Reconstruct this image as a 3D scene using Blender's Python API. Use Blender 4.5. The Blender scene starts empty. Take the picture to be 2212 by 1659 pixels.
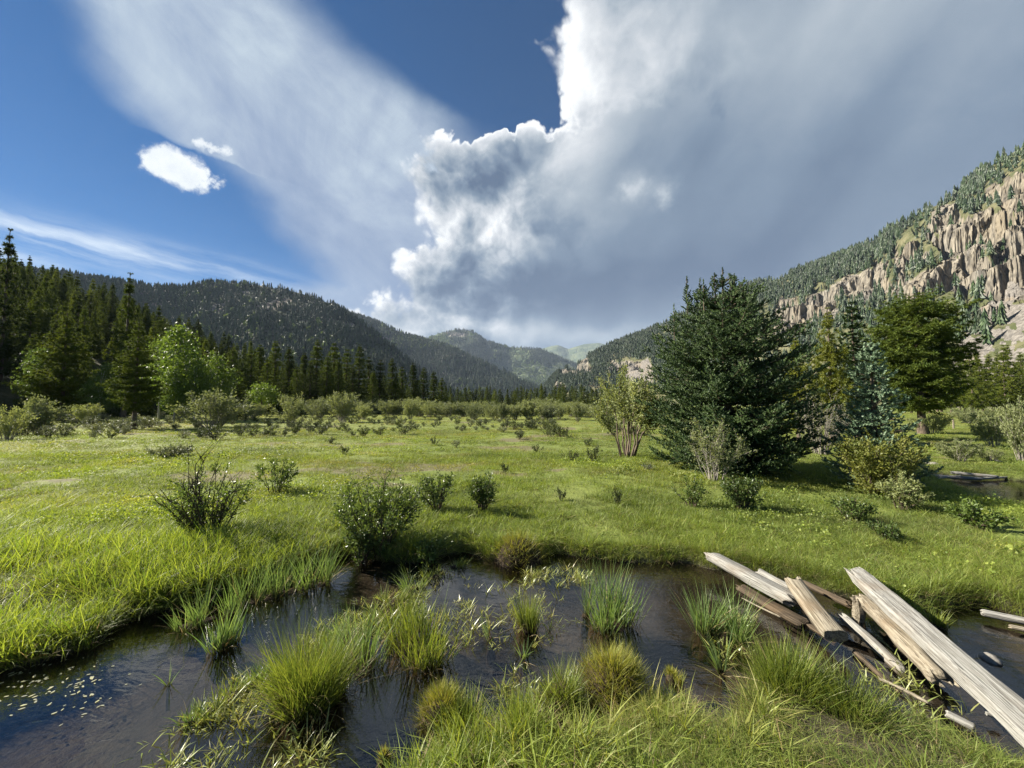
import bpy, math, random
import numpy as np
from mathutils import Vector

SC = bpy.context.scene
COL = SC.collection
R = math.radians
PI = math.pi

# ------------------------------------------------------------------ camera
W0, H0, FPX = 2212.0, 1659.0, 831.7          # photo frame used for measuring, focal length in its pixels
CX, CY = W0 / 2, H0 / 2
HORIZON = 872.0
PITCH = math.atan((HORIZON - CY) / FPX)
CAMZ = 1.75
cam_d = bpy.data.cameras.new("camera")
cam_d.lens = 13.0
cam_d.sensor_fit = 'HORIZONTAL'
cam_d.sensor_width = 13.0 * W0 / FPX
cam_d.clip_start = 0.05
cam_d.clip_end = 60000
cam = bpy.data.objects.new("camera", cam_d)
cam.location = (0, 0, CAMZ)
cam.rotation_euler = (R(90) + PITCH, 0, 0)
COL.objects.link(cam)
SC.camera = cam
cP, sP = math.cos(PITCH), math.sin(PITCH)


def ray(X, Y):
    """direction (depth 1 along +Y) of a photo pixel"""
    u, v = (X - CX) / FPX, (CY - Y) / FPX
    dy, dz = cP - v * sP, sP + v * cP
    return np.array([u / dy, 1.0, dz / dy])


def at(X, Y, z=0.1):
    d = ray(X, Y)
    k = (z - CAMZ) / d[2]
    return np.array([d[0] * k, k, z])


def deep(X, Y, depth):
    d = ray(X, Y)
    return np.array([d[0] * depth, depth, CAMZ + d[2] * depth])


def proj(P):
    P = np.asarray(P, float)
    x, y, z = P[..., 0], P[..., 1], P[..., 2] - CAMZ
    zc = y * cP + z * sP
    yc = -y * sP + z * cP
    zc = np.maximum(zc, 1e-3)
    return CX + FPX * x / zc, CY - FPX * yc / zc


# ------------------------------------------------------------------ sun, exposure
SUN_EL, SUN_AZ = R(33), R(-76)               # azimuth from +Y, negative = to the left
sun_vec = Vector((math.sin(SUN_AZ) * math.cos(SUN_EL), math.cos(SUN_AZ) * math.cos(SUN_EL), math.sin(SUN_EL)))
sun_d = bpy.data.lights.new("sun", 'SUN')
sun_d.energy = 5.0
sun_d.angle = R(0.55)
sun_d.color = (1.0, 0.93, 0.80)
sun = bpy.data.objects.new("sun", sun_d)
sun.rotation_euler = sun_vec.to_track_quat('Z', 'Y').to_euler()
sun.location = (-30, 10, 40)
COL.objects.link(sun)
SC.view_settings.view_transform = 'Standard'
SC.view_settings.look = 'None'
SC.view_settings.exposure = 1.62
SC.view_settings.gamma = 1.0
SC.view_settings.use_curve_mapping = False
cy = SC.cycles
cy.max_bounces = 6
cy.diffuse_bounces = 3
cy.glossy_bounces = 3
cy.transmission_bounces = 4
cy.transparent_max_bounces = 12
cy.volume_bounces = 0
cy.use_denoising = True
cy.denoising_prefilter = 'NONE'
cy.denoising_input_passes = 'RGB_ALBEDO_NORMAL'
SC.render.filter_size = 1.1
cy.caustics_reflective = False
cy.caustics_refractive = False
cy.sample_clamp_indirect = 6.0


# ------------------------------------------------------------------ node helpers
class NT:
    """tiny expression helper over a node tree"""
    def __init__(self, nt):
        self.nt = nt
        self.L = nt.links

    def node(self, typ, **kw):
        n = self.nt.nodes.new(typ)
        for k, v in kw.items():
            setattr(n, k, v)
        return n

    def put(self, sock, v):
        if v is None:
            return
        if isinstance(v, (int, float)):
            sock.default_value = v
        elif isinstance(v, (tuple, list)):
            if len(v) == 3 and sock.type == 'RGBA':
                v = (*v, 1)
            sock.default_value = v
        else:
            self.L.new(v, sock)

    def m(self, op, a, b=None, c=None, clamp=False):
        n = self.node('ShaderNodeMath', operation=op, use_clamp=clamp)
        self.put(n.inputs[0], a)
        self.put(n.inputs[1], b)
        self.put(n.inputs[2], c)
        return n.outputs[0]

    def add(self, a, b): return self.m('ADD', a, b)
    def sub(self, a, b): return self.m('SUBTRACT', a, b)
    def mul(self, a, b): return self.m('MULTIPLY', a, b)
    def mad(self, a, b, c): return self.m('MULTIPLY_ADD', a, b, c)

    def vm(self, op, a, b=None, s=None):
        n = self.node('ShaderNodeVectorMath', operation=op)
        self.put(n.inputs[0], a)
        if b is not None:
            self.put(n.inputs[1], b)
        if s is not None:
            self.put(n.inputs[3], s)
        return n.outputs[0]

    def smooth(self, v, lo, hi, o0=0.0, o1=1.0):
        n = self.node('ShaderNodeMapRange', interpolation_type='SMOOTHSTEP')
        self.put(n.inputs[0], v)
        for i, x in zip((1, 2, 3, 4), (lo, hi, o0, o1)):
            self.put(n.inputs[i], x)
        return n.outputs[0]

    def noise(self, vec, scale, detail=4, rough=0.5, dist=0.0, color=False):
        n = self.node('ShaderNodeTexNoise')
        self.put(n.inputs['Vector'], vec)
        n.inputs['Scale'].default_value = scale
        n.inputs['Detail'].default_value = detail
        n.inputs['Roughness'].default_value = rough
        n.inputs['Distortion'].default_value = dist
        return n.outputs['Color' if color else 'Fac']

    def vor(self, vec, scale, detail=0, rough=0.5, feature='F1', lac=2.0):
        n = self.node('ShaderNodeTexVoronoi', feature=feature)
        self.put(n.inputs['Vector'], vec)
        n.inputs['Scale'].default_value = scale
        if 'Detail' in n.inputs:
            n.inputs['Detail'].default_value = detail
            n.inputs['Roughness'].default_value = rough
            n.inputs['Lacunarity'].default_value = lac
        if feature == 'SMOOTH_F1':
            n.inputs['Smoothness'].default_value = 0.35
        return n.outputs['Distance']

    def mix(self, f, a, b, blend='MIX'):
        n = self.node('ShaderNodeMix', data_type='RGBA', blend_type=blend)
        self.put(n.inputs[0], f)
        self.put(n.inputs[6], a)
        self.put(n.inputs[7], b)
        return n.outputs[2]

    def ramp(self, v, stops):
        n = self.node('ShaderNodeValToRGB')
        self.put(n.inputs[0], v)
        e = n.color_ramp.elements
        while len(e) < len(stops):
            e.new(0.5)
        for k, (p, c) in enumerate(stops):
            e[k].position = p
            e[k].color = (*c, 1) if len(c) == 3 else c
        return n.outputs[0]

    def sep(self, v):
        n = self.node('ShaderNodeSeparateXYZ')
        self.put(n.inputs[0], v)
        return n.outputs

    def comb(self, x, y, z):
        n = self.node('ShaderNodeCombineXYZ')
        for i, v in enumerate((x, y, z)):
            self.put(n.inputs[i], v)
        return n.outputs[0]

    def curve(self, v, pts, lo, hi, olo, ohi):
        """piecewise linear function of v through pts"""
        n = self.node('ShaderNodeFloatCurve')
        mp = self.node('ShaderNodeMapRange')
        self.put(mp.inputs[0], v)
        mp.inputs[1].default_value, mp.inputs[2].default_value = lo, hi
        self.L.new(mp.outputs[0], n.inputs['Value'])
        c = n.mapping.curves[0]
        pts = sorted(pts)
        q = [((x - lo) / (hi - lo), (y - olo) / (ohi - olo)) for x, y in pts]
        q = [(0.0, q[0][1])] + [p for p in q if 0 < p[0] < 1] + [(1.0, q[-1][1])]
        c.points[0].location = q[0]
        c.points[-1].location = q[-1]
        for p in q[1:-1]:
            c.points.new(*p)
        for p in c.points:
            p.handle_type = 'VECTOR'
        n.mapping.update()
        return self.mad(n.outputs[0], ohi - olo, olo)


# ------------------------------------------------------------------ sky
def aT(X, Y):
    d = ray(X, Y)
    return math.atan2(d[0], d[1]), d[2] / math.hypot(d[0], d[1])


def build_sky():
    w = bpy.data.worlds.new("World")
    SC.world = w
    w.use_nodes = True
    nt = w.node_tree
    nt.nodes.clear()
    n = NT(nt)
    out = n.node('ShaderNodeOutputWorld')
    sky = n.node('ShaderNodeTexSky', sky_type='NISHITA')
    sky.sun_disc = False
    sky.sun_elevation = SUN_EL
    sky.sun_rotation = SUN_AZ % (2 * PI)
    sky.altitude = 2800
    sky.air_density = 1.0
    sky.dust_density = 0.35
    sky.ozone_density = 2.2
    bg1 = n.node('ShaderNodeBackground')
    bg1.inputs['Strength'].default_value = 0.05
    hs = n.node('ShaderNodeHueSaturation')
    hs.inputs['Saturation'].default_value = 1.42
    hs.inputs['Value'].default_value = 0.61
    n.L.new(sky.outputs[0], hs.inputs['Color'])
    n.L.new(hs.outputs[0], bg1.inputs['Color'])

    tc = n.node('ShaderNodeTexCoord')
    d = tc.outputs['Generated']
    x, y, z = n.sep(d)
    a = n.m('ARCTAN2', x, y)
    hyp = n.m('SQRT', n.add(n.add(n.mul(x, x), n.mul(y, y)), 1e-5))
    T = n.m('DIVIDE', z, hyp)

    # domain warp
    wv = n.sep(n.noise(d, 5.0, 8, 0.58, color=True))
    wa = n.sub(wv[0], 0.5)
    wt = n.sub(wv[1], 0.5)
    fv = n.sep(n.noise(d, 26.0, 6, 0.62, color=True))
    fa = n.sub(fv[0], 0.5)
    ft = n.sub(fv[1], 0.5)

    def gauss(X, Y, sx, sy, amp, aa, TT):
        a0, t0 = aT(X, Y)
        a1, _ = aT(X + sx, Y)
        _, t1 = aT(X, Y - sy)
        da = n.mul(n.sub(aa, a0), 1.0 / abs(a1 - a0))
        dt = n.mul(n.sub(TT, t0), 1.0 / abs(t1 - t0))
        q = n.add(n.mul(da, da), n.mul(dt, dt))
        return n.mul(n.m('EXPONENT', n.mul(q, -1.0)), amp)

    def gsum(lst, aa, TT, base):
        s = base
        for g in lst:
            s = n.add(s, gauss(*g, aa, TT))
        return s

    # --- cumulus and rain veil: everything to the right of an edge that runs up the sky
    edge = [(1150, -250), (1140, -80), (1140, 0), (1138, 90), (1180, 150), (1205, 195), (1180, 225), (1150, 240), (1075, 258),
            (985, 244), (890, 262), (828, 315), (822, 385), (858, 440), (858, 480), (800, 512), (795, 560),
            (790, 600), (745, 640), (700, 660), (690, 700), (690, 800)]
    ept = []
    for X, Y in edge:
        aa_, tt_ = aT(X, Y)
        ept.append((tt_, aa_))
    # the top of the lower cumulus is nearly level: keep T strictly decreasing
    ept2 = [ept[0]]
    for p in ept[1:]:
        ept2.append((min(p[0], ept2[-1][0] - 0.004), p[1]))
    aw = n.add(n.mad(wa, 0.060, a), n.mul(fa, 0.014))
    Tw = n.add(n.mad(wt, 0.055, T), n.mul(ft, 0.014))
    wd = n.vm('ADD', d, n.vm('SCALE', n.vm('SUBTRACT', n.noise(d, 5.0, 3, 0.5, color=True), (0.5, 0.5, 0.5)), s=0.09))
    wd = n.vm('ADD', wd, n.vm('SCALE', n.vm('SUBTRACT', n.noise(d, 22.0, 5, 0.6, color=True), (0.5, 0.5, 0.5)), s=0.018))

    def puffs(v):
        big = n.vor(v, 5.2, 0, 0.5)
        mid = n.vor(v, 12.5, 0, 0.5)
        sml = n.vor(v, 29.0, 2, 0.55)
        return n.add(n.add(n.mul(big, 0.54), n.mul(mid, 0.33)), n.mul(sml, 0.17))
    v1 = puffs(wd)
    v2 = puffs(n.vm('ADD', wd, (-0.030, 0.0, 0.030)))     # the same puffs a little towards the sun, for relief
    Tw = n.add(Tw, n.mul(n.sub(v1, 0.38), 0.17))
    e = n.sub(aw, n.curve(Tw, ept2, -0.2, 1.6, -1.2, 1.2))
    D = n.add(e, n.mul(n.sub(0.40, v1), 0.26))
    alpha = n.smooth(D, -0.012, 0.042)
    alpha = n.mul(alpha, n.smooth(n.m('ABSOLUTE', a), 1.9, 2.7, 1.0, 0.0))     # thins out behind the camera

    aw2 = n.mad(wa, 0.16, a)
    Tw2 = n.mad(wt, 0.14, T)
    relief = n.sub(v2, v1)
    er = n.mul(D, 1 / 0.10)
    edge_glow = n.m('EXPONENT', n.mul(n.mul(er, er), -1.0))
    B = gsum([
        (1230, 190, 150, 230, 0.36), (1440, 60, 240, 180, 0.28), (1040, 378, 125, 46, -0.30), (890, 350, 60, 70, 0.16), (895, 470, 60, 48, 0.34),
        (1075, 490, 95, 80, 0.44), (1240, 350, 100, 110, 0.26), (900, 575, 75, 45, 0.22), (1220, 625, 330, 55, -0.24), (1800, 440, 520, 190, -0.05), (1560, 600, 330, 90, -0.10),
        (1080, 715, 330, 24, 0.42), (810, 640, 60, 22, 0.36), (960, 268, 130, 24, 0.42), (1135, 262, 60, 30, 0.38), (1900, -20, 620, 230, 0.34), (1330, 470, 90, 80, 0.05)], aw2, Tw2, 0.22)
    B = n.add(B, n.mul(edge_glow, 0.44))
    inner = n.smooth(e, 0.16, 0.60, 1.0, 0.04)
    inner = n.mul(inner, n.smooth(T, 0.60, 0.85, 1.0, 0.35))
    B = n.add(B, n.mul(n.mul(relief, 1.75), inner))
    bl = n.noise(wd, 7.0, 6, 0.55)
    B = n.add(B, n.mul(n.mul(n.sub(bl, 0.5), 0.6), n.add(inner, 0.42)))
    # two torn bright scraps before the veil
    sa, sT = n.add(a, n.mul(fa, 0.10)), n.add(T, n.mul(ft, 0.07))
    sa, sT = n.mad(wa, 0.05, sa), n.mad(wt, 0.05, sT)
    B = n.add(B, n.add(gauss(1372, 405, 30, 24, 0.33, sa, sT), gauss(1437, 425, 26, 24, 0.33, sa, sT)))
    # falling streaks of the rain veil
    sv = n.comb(n.mad(T, -0.75, n.mul(a, 1.0)), n.mul(T, 0.16), 0.3)
    st = n.noise(sv, 4.0, 3, 0.45)
    B = n.add(B, n.mul(n.mul(n.sub(st, 0.5), 0.42), n.smooth(e, 0.25, 0.6)))
    B = n.m('MINIMUM', n.m('MAXIMUM', B, 0.0), 1.0)
    ccol = n.ramp(B, [(0.0, (0.075, 0.118, 0.195)), (0.25, (0.155, 0.212, 0.290)), (0.5, (0.32, 0.375, 0.43)), (0.75, (0.57, 0.60, 0.63)), (1.0, (0.86, 0.875, 0.88))])

    # --- high veil on the left
    lo = [(60, -300), (100, -60), (140, 0), (200, 130), (265, 240), (330, 300), (480, 330), (540, 420), (560, 480), (640, 560), (660, 600), (520, 640), (400, 680), (350, 760)]
    hi = [(520, -300), (620, -60), (700, 0), (800, 100), (920, 190), (1040, 250), (1150, 330), (1200, 420), (1250, 800)]

    def cv(l):
        o = []
        for X, Y in l:
            q, t = aT(X, Y)
            t = min(t, o[-1][0] - 0.004) if o else t
            o.append((t, q))
        return o
    av = n.mad(wa, 0.12, n.mad(fa, 0.025, a))
    Tv = n.mad(wt, 0.10, T)
    ea = n.sub(av, n.curve(Tv, cv(lo), -0.2, 1.6, -1.2, 1.2))
    eb = n.sub(n.curve(Tv, cv(hi), -0.2, 1.6, -1.2, 1.2), av)
    # fibres along the sheet's run
    fib = n.noise(n.comb(n.mad(T, 1.25, a), n.mul(n.sub(n.mul(a, 1.0), n.mul(T, 0.8)), 0.33), 0.1), 8.0, 7, 0.6, 0.4)
    soft = n.noise(d, 4.2, 6, 0.6, 0.5)
    va = n.mul(n.smooth(ea, -0.03, 0.10), n.smooth(eb, -0.02, 0.26))
    va = n.mul(va, n.add(0.38, n.mul(n.add(n.mul(fib, 0.40), n.mul(soft, 1.0)), 0.70)))
    va = n.mul(va, n.smooth(n.m('ABSOLUTE', a), 1.5, 2.4, 1.0, 0.2))
    va = n.m('MINIMUM', n.mul(va, 0.92), 0.92)
    vb = n.add(n.smooth(T, 0.25, 0.95, 0.0, 0.30), n.mul(n.sub(n.add(n.mul(fib, 0.5), n.mul(soft, 1.5)), 1.0), 0.8))
    edge_l = n.smooth(ea, 0.22, 0.02, 0.0, 0.22)
    vb = n.add(n.add(vb, edge_l), 0.22)
    vcol = n.ramp(vb, [(0.0, (0.24, 0.30, 0.42)), (0.35, (0.35, 0.42, 0.53)), (0.7, (0.50, 0.585, 0.65)), (1.0, (0.68, 0.74, 0.78))])

    # --- low cirrus bars at the left
    ca = n.mad(wa, 0.10, a)
    cT = n.mad(wt, 0.05, n.mad(a, 0.10, T))
    bar = n.noise(n.comb(n.mul(ca, 1.0), n.mul(cT, 7.5), 0.7), 3.4, 6, 0.6)
    cm = gsum([(40, 515, 300, 46, 0.8), (330, 562, 300, 34, 0.75), (-300, 480, 300, 60, 0.5)], a, T, 0.0)
    cal = n.mul(cm, n.smooth(bar, 0.30, 0.70))

    # --- small fleecy cloud
    ka = n.add(n.mad(wa, 0.12, a), n.mul(fa, 0.13))
    kT = n.add(n.mad(wt, 0.055, T), n.mul(ft, 0.05))
    km = gsum([(385, 372, 82, 44, 1.0), (440, 385, 60, 34, 0.55), (477, 328, 22, 22, 0.62)], ka, kT, 0.0)
    kal = n.smooth(km, 0.33, 0.72)
    kb = n.add(0.62, n.mul(n.sub(n.noise(wd, 15.0, 5, 0.6), 0.5), 1.7))
    kcol = n.ramp(kb, [(0.0, (0.50, 0.56, 0.63)), (0.6, (0.76, 0.80, 0.82)), (1.0, (0.90, 0.92, 0.92))])

    def layer(base, al, col):
        b = n.node('ShaderNodeBackground')
        n.L.new(col, b.inputs['Color'])
        b.inputs['Strength'].default_value = CLOUD
        mx = n.node('ShaderNodeMixShader')
        n.L.new(al, mx.inputs[0])
        n.L.new(base, mx.inputs[1])
        n.L.new(b.outputs[0], mx.inputs[2])
        return mx.outputs[0]
    CLOUD = 0.40
    wc = n.node('ShaderNodeRGB')
    wc.outputs[0].default_value = (0.66, 0.75, 0.84, 1)
    sh = layer(bg1.outputs[0], cal, wc.outputs[0])
    sh = layer(sh, va, vcol)
    sh = layer(sh, kal, kcol)
    sh = layer(sh, alpha, ccol)
    n.L.new(sh, out.inputs['Surface'])
    w.cycles.sampling_method = 'MANUAL'
    w.cycles.sample_map_resolution = 512


build_sky()


# ------------------------------------------------------------------ numpy noise
def _hash(ix, iy, iz, seed):
    h = (ix.astype(np.int64) * 374761393 + iy.astype(np.int64) * 668265263 + iz.astype(np.int64) * 2147483647 + seed * 974711) & 0xffffffff
    h = ((h ^ (h >> 13)) * 1274126177) & 0xffffffff
    h = h ^ (h >> 16)
    return (h & 0xffff) / 32767.5 - 1.0


def vnoise(x, y, z=0.0, seed=0):
    x, y = np.asarray(x, float), np.asarray(y, float)
    z = np.zeros_like(x) + z
    ix, iy, iz = np.floor(x), np.floor(y), np.floor(z)
    fx, fy, fz = x - ix, y - iy, z - iz
    fx, fy, fz = [f * f * f * (f * (f * 6 - 15) + 10) for f in (fx, fy, fz)]
    o = 0
    for dx in (0, 1):
        for dy in (0, 1):
            for dz in (0, 1):
                wgt = (fx if dx else 1 - fx) * (fy if dy else 1 - fy) * (fz if dz else 1 - fz)
                o = o + wgt * _hash(ix + dx, iy + dy, iz + dz, seed)
    return o


def fbm(x, y, z=0.0, oct=4, seed=0, gain=0.5):
    o, a, f, t = 0, 1.0, 1.0, 0.0
    for k in range(oct):
        o = o + a * vnoise(np.asarray(x) * f, np.asarray(y) * f, np.asarray(z) * f, seed + 17 * k)
        t += a
        a *= gain
        f *= 2.03
    return o / t


def ridged(x, y, z=0.0, oct=4, seed=0, gain=0.55):
    o, a, f, t = 0, 1.0, 1.0, 0.0
    for k in range(oct):
        o = o + a * (1 - 2 * np.abs(vnoise(np.asarray(x) * f, np.asarray(y) * f, np.asarray(z) * f, seed + 31 * k)))
        t += a
        a *= gain
        f *= 2.1
    return o / t


def sstep(v, a, b):
    t = np.clip((v - a) / (b - a), 0, 1)
    return t * t * (3 - 2 * t)


def poly_sd(px, py, poly):
    """signed distance to a closed polygon, negative inside"""
    px, py = np.asarray(px, float), np.asarray(py, float)
    d2 = np.full(px.shape, 1e18)
    ins = np.zeros(px.shape, bool)
    n = len(poly)
    for i in range(n):
        ax, ay = poly[i]
        bx, by = poly[(i + 1) % n]
        ex, ey = bx - ax, by - ay
        t = np.clip(((px - ax) * ex + (py - ay) * ey) / (ex * ex + ey * ey + 1e-12), 0, 1)
        d2 = np.minimum(d2, (px - ax - t * ex) ** 2 + (py - ay - t * ey) ** 2)
        c = (ay > py) != (by > py)
        with np.errstate(divide='ignore', invalid='ignore'):
            xc = ax + (py - ay) * ex / (ey if abs(ey) > 1e-12 else 1e-12)
        ins ^= c & (px < xc)
    return np.where(ins, -1, 1) * np.sqrt(d2)


# ------------------------------------------------------------------ mesh helpers
def mesh_from(name, V, F, attrs=None, mats=(), midx=None, smooth=False):
    """V (n,3); F: list of int arrays (k,3) and (k,4)"""
    me = bpy.data.meshes.new(name)
    V = np.asarray(V, np.float32)
    F = [np.asarray(f, np.int32) for f in F if len(f)]
    me.vertices.add(len(V))
    me.vertices.foreach_set('co', V.ravel())
    nl = sum(f.size for f in F)
    nf = sum(len(f) for f in F)
    me.loops.add(nl)
    me.loops.foreach_set('vertex_index', np.concatenate([f.ravel() for f in F]))
    me.polygons.add(nf)
    starts, s = [], 0
    for f in F:
        starts.append(s + np.arange(len(f)) * f.shape[1])
        s += f.size
    me.polygons.foreach_set('loop_start', np.concatenate(starts).astype(np.int32))
    for mt in mats:
        me.materials.append(mt)
    if midx is not None:
        me.polygons.foreach_set('material_index', np.asarray(midx, np.int32))
    me.polygons.foreach_set('use_smooth', np.full(nf, bool(smooth)))
    me.update(calc_edges=True)
    for k, v in (attrs or {}).items():
        at_ = me.attributes.new(k, 'FLOAT', 'POINT')
        at_.data.foreach_set('value', np.asarray(v, np.float32))
    return me


class MB:
    """collects pieces with per-vertex tint and per-face material"""
    def __init__(self):
        self.V, self.T, self.H, self.F3, self.F4, self.m3, self.m4, self.n = [], [], [], [], [], [], [], 0

    def add(self, V, F, tint=0.5, hgt=0.0, mat=0):
        V = np.asarray(V, float)
        F = np.asarray(F, int)
        self.V.append(V)
        self.T.append(np.zeros(len(V)) + tint)
        self.H.append(np.zeros(len(V)) + hgt)
        (self.F3 if F.shape[1] == 3 else self.F4).append(F + self.n)
        (self.m3 if F.shape[1] == 3 else self.m4).append(np.full(len(F), mat))
        self.n += len(V)
        return self

    def mesh(self, name, mats, smooth=False):
        F, mi = [], []
        if self.F3:
            F.append(np.concatenate(self.F3)); mi.append(np.concatenate(self.m3))
        if self.F4:
            F.append(np.concatenate(self.F4)); mi.append(np.concatenate(self.m4))
        return mesh_from(name, np.concatenate(self.V), F, {'tint': np.concatenate(self.T), 'hgt': np.concatenate(self.H)}, mats, np.concatenate(mi), smooth)


def link(name, data, parent=None, loc=(0, 0, 0), rot=(0, 0, 0), scale=(1, 1, 1)):
    o = bpy.data.objects.new(name, data)
    COL.objects.link(o)
    o.location = [float(v) for v in loc]
    o.rotation_euler = [float(v) for v in rot]
    o.scale = [float(v) for v in scale] if hasattr(scale, '__len__') else (scale,) * 3
    if parent:
        o.parent = parent
    return o


def tag(o, label=None, cat=None, group=None, kind=None):
    if label: o['label'] = label
    if cat: o['category'] = cat
    if group: o['group'] = group
    if kind: o['kind'] = kind
    return o


def frames(D, rng):
    """rotation matrices (n,3,3) whose third column is D, spun at random"""
    D = D / np.maximum(np.linalg.norm(D, axis=1, keepdims=True), 1e-9)
    r = rng.normal(size=D.shape)
    X = np.cross(D, r)
    X /= np.maximum(np.linalg.norm(X, axis=1, keepdims=True), 1e-9)
    Y = np.cross(D, X)
    return np.stack([X, Y, D], axis=2)


def stamp(mb, TV, TF, P, M, S, tint, mat=0, hgt=0.0):
    """copies of a template: rotation M (n,3,3), scale S (n,3)"""
    n, m = len(P), len(TV)
    if n == 0:
        return
    V = np.einsum('nij,nmj->nmi', M, TV[None] * S[:, None, :]) + P[:, None, :]
    F = (TF[None] + (np.arange(n) * m)[:, None, None]).reshape(-1, TF.shape[1])
    mb.add(V.reshape(-1, 3), F, np.repeat(tint, m), hgt, mat)


def tube(mb, path, rad, sides=5, mat=0, tint=0.5, cap=True):
    path = np.asarray(path, float)
    n = len(path)
    rad = np.zeros(n) + rad
    tg = np.gradient(path, axis=0)
    tg /= np.maximum(np.linalg.norm(tg, axis=1, keepdims=True), 1e-9)
    ref = np.array([0.31, 0.77, 0.12]) if abs(tg[0][2]) > 0.8 else np.array([0, 0, 1.0])
    X = np.cross(tg, ref); X /= np.maximum(np.linalg.norm(X, axis=1, keepdims=True), 1e-9)
    Y = np.cross(tg, X)
    an = np.arange(sides) * 2 * PI / sides
    V = path[:, None] + rad[:, None, None] * (np.cos(an)[None, :, None] * X[:, None] + np.sin(an)[None, :, None] * Y[:, None])
    V = V.reshape(-1, 3)
    F = []
    for i in range(n - 1):
        for j in range(sides):
            k = (j + 1) % sides
            F.append((i * sides + j, i * sides + k, (i + 1) * sides + k, (i + 1) * sides + j))
    mb.add(V, F, tint, 0, mat)


def tubes3(mb, A, B, ra, rb, mat=0, tint=0.5):
    """many straight three-sided twigs at once: from A to B"""
    A, B = np.asarray(A, float), np.asarray(B, float)
    n = len(A)
    if n == 0:
        return
    D = B - A
    M = frames(D, np.random.default_rng(5))
    an = np.arange(3) * 2 * PI / 3
    c = np.cos(an)[None, :, None] * M[:, None, :, 0] + np.sin(an)[None, :, None] * M[:, None, :, 1]
    ra = (np.zeros(n) + ra)[:, None, None]; rb = (np.zeros(n) + rb)[:, None, None]
    V = np.concatenate([A[:, None] + c * ra, B[:, None] + c * rb], axis=1)
    T = np.array([(0, 1, 4, 3), (1, 2, 5, 4), (2, 0, 3, 5)])
    F = (T[None] + (np.arange(n) * 6)[:, None, None]).reshape(-1, 4)
    mb.add(V.reshape(-1, 3), F, tint, 0, mat)


# ------------------------------------------------------------------ materials
def new_mat(name):
    m = bpy.data.materials.new(name)
    m.use_nodes = True
    m.node_tree.nodes.clear()
    n = NT(m.node_tree)
    out = n.node('ShaderNodeOutputMaterial')
    return m, n, out


def attr(n, name, typ='GEOMETRY'):
    a = n.node('ShaderNodeAttribute', attribute_name=name, attribute_type=typ)
    return a.outputs['Fac']


def leaf_mat(name, c0, c1, transl=0.35, tcol=None, rough=0.5, spec=0.3, inst=False, vary=0.25, base=None, dry=None, dry_amt=0.5):
    """foliage: two greens mixed by each leaf's tint, thin and lit through"""
    m, n, out = new_mat(name)
    t = attr(n, 'tint')
    col = n.mix(t, c0, c1)
    if inst:
        it = attr(n, 'itint', 'INSTANCER')
        if dry:
            col = n.mix(n.mul(n.smooth(it, 0.35, 1.0), dry_amt), col, dry)
        rnd = attr(n, 'ival', 'INSTANCER')
    else:
        oi = n.node('ShaderNodeObjectInfo')
        rnd = oi.outputs['Random']
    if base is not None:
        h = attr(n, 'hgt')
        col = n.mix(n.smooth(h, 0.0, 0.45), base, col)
    col = n.mix(1.0, col, n.ramp(rnd, [(0.0, (1 - vary, 1 - vary, 1 - vary * 0.7)), (1.0, (1 + vary, 1 + vary * 0.8, 1.0))]), 'MULTIPLY')
    p = n.node('ShaderNodeBsdfPrincipled')
    n.L.new(col, p.inputs['Base Color'])
    p.inputs['Roughness'].default_value = rough
    p.inputs['Specular IOR Level'].default_value = spec
    tr = n.node('ShaderNodeBsdfTranslucent')
    tc = n.mix(1.0, col, tcol or (1.35, 1.3, 0.7), 'MULTIPLY')
    n.L.new(tc, tr.inputs['Color'])
    mx = n.node('ShaderNodeMixShader')
    mx.inputs[0].default_value = transl
    n.L.new(p.outputs[0], mx.inputs[1])
    n.L.new(tr.outputs[0], mx.inputs[2])
    n.L.new(mx.outputs[0], out.inputs['Surface'])
    return m


def bark_mat(name, c0, c1, scale=9.0):
    m, n, out = new_mat(name)
    tc = n.node('ShaderNodeTexCoord')
    v = n.vm('MULTIPLY', tc.outputs['Object'], (1.0, 1.0, 0.25))
    f = n.noise(v, scale, 6, 0.6)
    col = n.mix(n.smooth(f, 0.35, 0.65), c0, c1)
    p = n.node('ShaderNodeBsdfPrincipled')
    n.L.new(col, p.inputs['Base Color'])
    p.inputs['Roughness'].default_value = 0.9
    p.inputs['Specular IOR Level'].default_value = 0.2
    b = n.node('ShaderNodeBump')
    b.inputs['Strength'].default_value = 0.8
    b.inputs['Distance'].default_value = 0.02
    n.L.new(f, b.inputs['Height'])
    n.L.new(b.outputs[0], p.inputs['Normal'])
    n.L.new(p.outputs[0], out.inputs['Surface'])
    return m


MAT = {}
MAT['bark'] = bark_mat('bark', (0.055, 0.042, 0.032), (0.15, 0.115, 0.085))
MAT['bark_grey'] = bark_mat('bark_grey', (0.10, 0.095, 0.085), (0.24, 0.225, 0.20))
MAT['bark_pale'] = bark_mat('bark_pale', (0.20, 0.19, 0.165), (0.46, 0.44, 0.39), 4.0)
MAT['twig'] = bark_mat('twig', (0.045, 0.032, 0.025), (0.10, 0.075, 0.055), 30)
MAT['twig_grey'] = bark_mat('twig_grey', (0.16, 0.14, 0.12), (0.34, 0.31, 0.27), 30)
MAT['spruce'] = leaf_mat('spruce_needles', (0.012, 0.034, 0.014), (0.105, 0.158, 0.056), 0.10, rough=0.55)
MAT['blue_spruce'] = leaf_mat('blue_spruce_needles', (0.045, 0.088, 0.055), (0.19, 0.265, 0.19), 0.15, (1.0, 1.0, 0.9))
MAT['pine'] = leaf_mat('pine_needles', (0.032, 0.056, 0.018), (0.10, 0.130, 0.034), 0.26, vary=0.42, rough=0.75, spec=0.08)
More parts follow.
